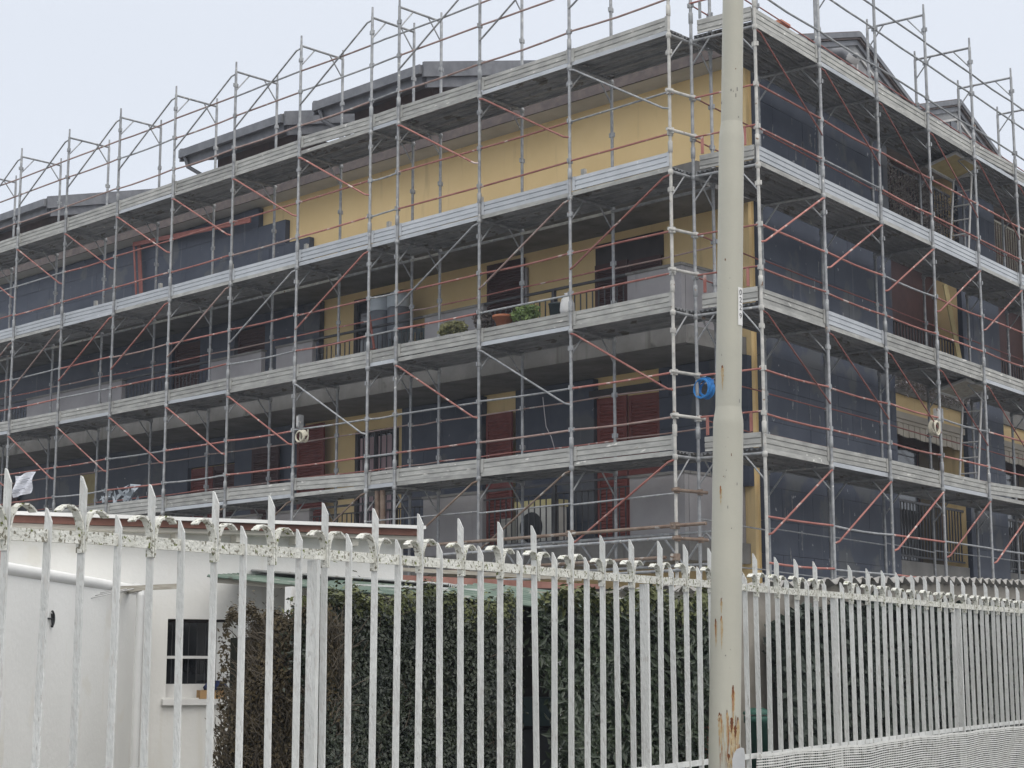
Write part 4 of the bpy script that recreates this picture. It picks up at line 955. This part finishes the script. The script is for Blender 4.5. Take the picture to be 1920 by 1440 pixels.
for a, b in zip(ss, ss[1:]):
    n_ = max(2, int((b - a) / .3)); m = MB(); w_ = .008
    pr = []
    for i in range(n_ + 1):
        s = a + (b - a) * i / n_; pr.append((FO + FD * s, rz(s)))
    for (p, z), (q, y) in zip(pr, pr[1:]):
        v = [p + FN * w_ + EZ * z, p - FN * w_ + EZ * z, p - FN * w_ + EZ * (z + RH), p + FN * w_ + EZ * (z + RH)] + [q + FN * w_ + EZ * y, q - FN * w_ + EZ * y, q - FN * w_ + EZ * (y + RH), q + FN * w_ + EZ * (y + RH)]
        m.add(v, [[0, 4, 5, 1], [1, 5, 6, 2], [2, 6, 7, 3], [3, 7, 4, 0]])
    m.build('top_rail', MOSS, FE)
    MB().bar(FO + FD * a + EZ * (fz0(a) + .06), FO + FD * b + EZ * (fz0(b) + .06), .014, .034).build('bottom_rail', FENCE, FE)
for q in posts:
    s = q * SP; p = FO + FD * s
    MB().box(p + EZ * ((rz(s) - .004 + .3) / 2), (.012, .027, (rz(s) - .004 - .3) / 2), (FD, FN, EZ)).build('post', FENCE, FE)
lw = thing('low_wall', FO + FD * 8, 'low pale concrete wall carrying the white fence', 'wall')
m = MB(); a, b = FO + FD * (NLO * SP - 1), FO + FD * (NHI * SP)
m.add([a + FN * .09, b + FN * .09, b + FN * .09 + EZ * (fz0(NHI * SP) - .55), a + FN * .09 + EZ * (fz0(NLO * SP) - .6), a - FN * .09, b - FN * .09, b - FN * .09 + EZ * (fz0(NHI * SP) - .55), a - FN * .09 + EZ * (fz0(NLO * SP) - .6)], [[0, 1, 2, 3], [7, 6, 5, 4], [3, 2, 6, 7], [0, 3, 7, 4], [1, 5, 6, 2]])
m.build('wall_body', LOWW, lw)
# white plastic mesh tied along the lower right of the fence
m = MB(); s0, s1 = 17.6 * SP, 40 * SP; N_ = 60
for r_ in range(34):
    pts = []
    for i in range(N_ + 1):
        s = s0 + (s1 - s0) * i / N_; z = mz(s) - r_ * .0185 + .003 * math.sin(s * 7)
        pts.append(FO + FD * s + FN * (.035 + .006 * math.sin(s * 5 + r_ * .3)) + EZ * z)
    for p, q in zip(pts, pts[1:]):
        t_ = .0045 if r_ else .009
        m.add([p - EZ * t_, q - EZ * t_, q + EZ * t_, p + EZ * t_, p - EZ * t_ - FN * .003, q - EZ * t_ - FN * .003, q + EZ * t_ - FN * .003, p + EZ * t_ - FN * .003], [[0, 1, 2, 3], [7, 6, 5, 4], [3, 2, 6, 7], [0, 4, 5, 1]])
for i in range(200):
    s = s0 + (s1 - s0) * (i + .5) / 200; z = mz(s)
    m.box(FO + FD * s + FN * .031 + EZ * (z - .3), (.002, .001, .3), (FD, FN, EZ))
tag(m.build('plastic_mesh', MESH), 'white plastic mesh screening tied along the foot of the fence at right', 'mesh screen')

# ================================================================== LAMP POST
D_ = 9.2
c0 = at(1358, 1450, D_); toc = (CO - c0); toc.z = 0; toc.normalize()
c1, c2, c3 = [on(px, py, c0, toc) for px, py in ((1364.5, 788), (1372, 250), (1378, -160))]
axis = (c2 - c0).normalized()
base = c0 - axis * (c0.z / axis.z)
_dp = lambda p: (p - CO).dot(CF)
def pxr(n):   # measured width -> radius, at the height where that width was read
    d = D_ if n >= 59 else (_dp(c1) if n > 52 else (_dp(c1) * .5 + _dp(c2) * .5 if n > 46 else _dp(c2)))
    return n / 2 * d / F_PX
def hz(p): return (p - base).length
LP = thing('lamp_post', base, 'tall pale grey green steel lamp post with rust stains and stepped joints', 'lamp post')
h1, h2, h3 = hz(c1), hz(c2), hz(c3)
MB().lathe(base, [(pxr(66), 0), (pxr(60), hz(c0)), (pxr(56.5), h1 - .03), (pxr(56.5), h1 - .02), (pxr(55), h1 + .005), (pxr(49), h1 + .055), (pxr(48), h1 + .07)], 40, axis).build('lower_pole', POST, LP)
MB().lathe(base, [(pxr(48), h1 + .06), (pxr(47.5), h2 - .04), (pxr(47), h2 - .02), (pxr(45.5), h2 + .00), (pxr(41.5), h2 + .045), (pxr(40.5), h2 + .06)], 40, axis).build('middle_pole', POST, LP)
MB().lathe(base, [(pxr(40.5), h2 + .055), (pxr(38.5), h3), (pxr(30), 8.3), (0.0, 8.31)], 40, axis).build('upper_pole', POST, LP)
top = base + axis * 8.25
MB().tube([top, top + EZ * .3 + FN * .3, top + EZ * .4 + FN * 1.2], .03, 10).build('arm', POST, LP)
MB().box(top + EZ * .42 + FN * 1.5, (.32, .12, .06), (FN, FD, EZ)).build('lamp_head', GUTT, LP)
cr_ = Vector((-toc.y, toc.x, 0)); cr_ = cr_ if cr_.dot(CR) > 0 else -cr_
def onpole(px, py, r_add=.0):
    """point on the pole surface seen at that place"""
    h = hz(on(px, py, c0, toc)); 
    return h
def strip_on_pole(px0, py0, px1, py1, m, nm, add=.0012, par=LP, lab=None, taper=None, rows=8):
    """a patch wrapped round the pole between two measured corners; taper(v) -> (left,right) fractions"""
    mb = MB(); rowsv = []
    for j in range(rows + 1):
        v = j / rows; py = py0 + (py1 - py0) * v; pc = on((px0 + px1) / 2, py, c0, toc); h = (pc - base).dot(axis); ctr = base + axis * h
        if h > h2 + .05: rr = pxr(40.5) + (pxr(38.5) - pxr(40.5)) * (h - h2) / (h3 - h2)
        elif h > h1 + .06: rr = pxr(48) + (pxr(47.5) - pxr(48)) * (h - h1) / (h2 - h1)
        else: rr = pxr(60) + (pxr(56.5) - pxr(60)) * (h - hz(c0)) / (h1 - hz(c0))
        l, r_ = taper(v) if taper else (0, 1); row = []
        for k in range(5):
            px = px0 + (px1 - px0) * (l + (r_ - l) * k / 4); q = on(px, py, c0, toc); u = max(-.985, min(.985, (q - ctr).dot(cr_) / rr)); row.append(ctr + cr_ * (u * (rr + add)) + toc * (math.sqrt(1 - u * u) * (rr + add)))
        rowsv.append(row)
    for j in range(rows):
        for k in range(4): mb.quad(rowsv[j][k], rowsv[j + 1][k], rowsv[j + 1][k + 1], rowsv[j][k + 1])
    mb.sm = [True] * len(mb.f)
    return mb.build(nm, m, par, lab)
# number plate, wrapped on the right-hand side of the post
def plate_pt(px, py, add):
    pc = on(px, py, c0, toc); h = (pc - base).dot(axis); ctr = base + axis * h; rr = pxr(47.8)
    u = max(-.99, min(.99, (pc - ctr).dot(cr_) / rr)); return ctr + cr_ * (u * (rr + add)) + toc * (math.sqrt(1 - u * u) * (rr + add))
strip_on_pole(1383.5, 543, 1391.4, 613, WPAINT, 'number_plate', .003, lab='narrow white number plate reading 0229')
def glyph(ch, cx, cy, w_, h_, m, par, nm='digit'):
    cu = bpy.data.curves.new('t', 'FONT'); cu.body = ch; cu.align_x = 'CENTER'; cu.align_y = 'CENTER'; o = bpy.data.objects.new('t', cu); C.objects.link(o)
    dg = bpy.context.evaluated_depsgraph_get(); me = bpy.data.meshes.new_from_object(o.evaluated_get(dg)); bpy.data.objects.remove(o)
    xs = [v.co.x for v in me.vertices]; ys = [v.co.y for v in me.vertices]; mb = MB()
    fx = lambda x: (x - (min(xs) + max(xs)) / 2) / (max(xs) - min(xs)); fy = lambda y: (y - (min(ys) + max(ys)) / 2) / (max(ys) - min(ys))
    mb.add([plate_pt(cx + fx(v.co.x) * w_, cy - fy(v.co.y) * h_, .0045) for v in me.vertices], [list(p.vertices) for p in me.polygons]); bpy.data.meshes.remove(me)
    return mb.build(nm, m, par)
for ch, cy in (('0', 552), ('2', 566), ('2', 580), ('9', 596)): glyph(ch, 1387.6, cy, 4.0, 10.0, INKB, LP)
# rust stains: ragged streaks running down from corroded spots
def streak(x0, x1, y0, y1, m=RUST):
    wv = [random.uniform(.45, 1) for _ in range(20)]
    strip_on_pole(x0, y0, x1, y1, m, 'rust_streak', .0012 + random.random() * .0008, taper=lambda v: (.5 - .5 * wv[int(v * 12)] * min(1, .25 + v * 5) * (1 - v) ** .8, .5 + .5 * wv[int(v * 12) + 3] * min(1, .25 + v * 5) * (1 - v) ** .8), rows=14)
RUSTL = mat('pale_rust_wash', (.36, .25, .12), (.41, .36, .26), 40, .9)
RUSTD = mat('dark_rust', (.09, .035, .015), (.16, .06, .028), 60, .95)
for x0, x1, y0, y1 in ((1346, 1352, 1335, 1380), (1350, 1354, 1337, 1390), (1361, 1365, 1330, 1385), (1366, 1377, 1345, 1442), (1373, 1383, 1360, 1442), (1380, 1386, 1345, 1420), (1371, 1377, 1285, 1345), (1340, 1344.5, 1160, 1198), (1350.5, 1355, 1155, 1202), (1352, 1357, 688, 718), (1349.5, 1353, 913, 932), (1351, 1353.5, 1122, 1134), (1362, 1370, 1412, 1444)):
    streak(x0 - 1.5, x1 + 2.5, y0 + 5, y1 + 18, RUSTL); streak(x0, x1, y0, y1); streak(x0 + .5, x1 - .5, y0, y0 + 7 + (y1 - y0) * .25, RUSTD)
for _ in range(34):
    x = random.uniform(1347, 1385); y = random.uniform(1338, 1415); ww = random.uniform(.9, 2.6); streak(x, x + ww, y, min(1446, y + random.uniform(25, 70)), random.choice((RUST, RUSTL, RUST, RUSTD)))
for _ in range(22):
    x = random.uniform(1340, 1386); y = random.choice((random.uniform(90, 240), random.uniform(300, 760), random.uniform(820, 1300))); hgt = (y < 260)
    if x > 1352: strip_on_pole(x, y, x + random.uniform(.8, 2.2), y + random.uniform(1, 7), RUSTD if random.random() < .4 else CONC, 'paint_chip', .0013)
# bent grey guard plate at its foot
gp = at(1384, 1402, D_ - .15); m = MB(); pts = [(0, -.35), (0, -.06), (.010, -.03), (.025, -.008), (.048, 0), (.062, -.004), (.066, -.03), (.066, -.35)]
m.prism(pts[::-1], gp - cr_ * .032 - EZ * .0, gp - cr_ * .032 - toc * .012, cr_, EZ)
m.prism([(0, -gp.z), (0, -.34), (.066, -.34), (.066, -gp.z)], gp - cr_ * .032, gp - cr_ * .032 - toc * .012, cr_, EZ)
tag(m.build('guard_plate', mat('zinc_plate', (.40, .41, .42), (.48, .49, .50), 6, .45, .2)), 'round topped grey sheet metal plate standing right of the lamp post foot', 'metal plate')
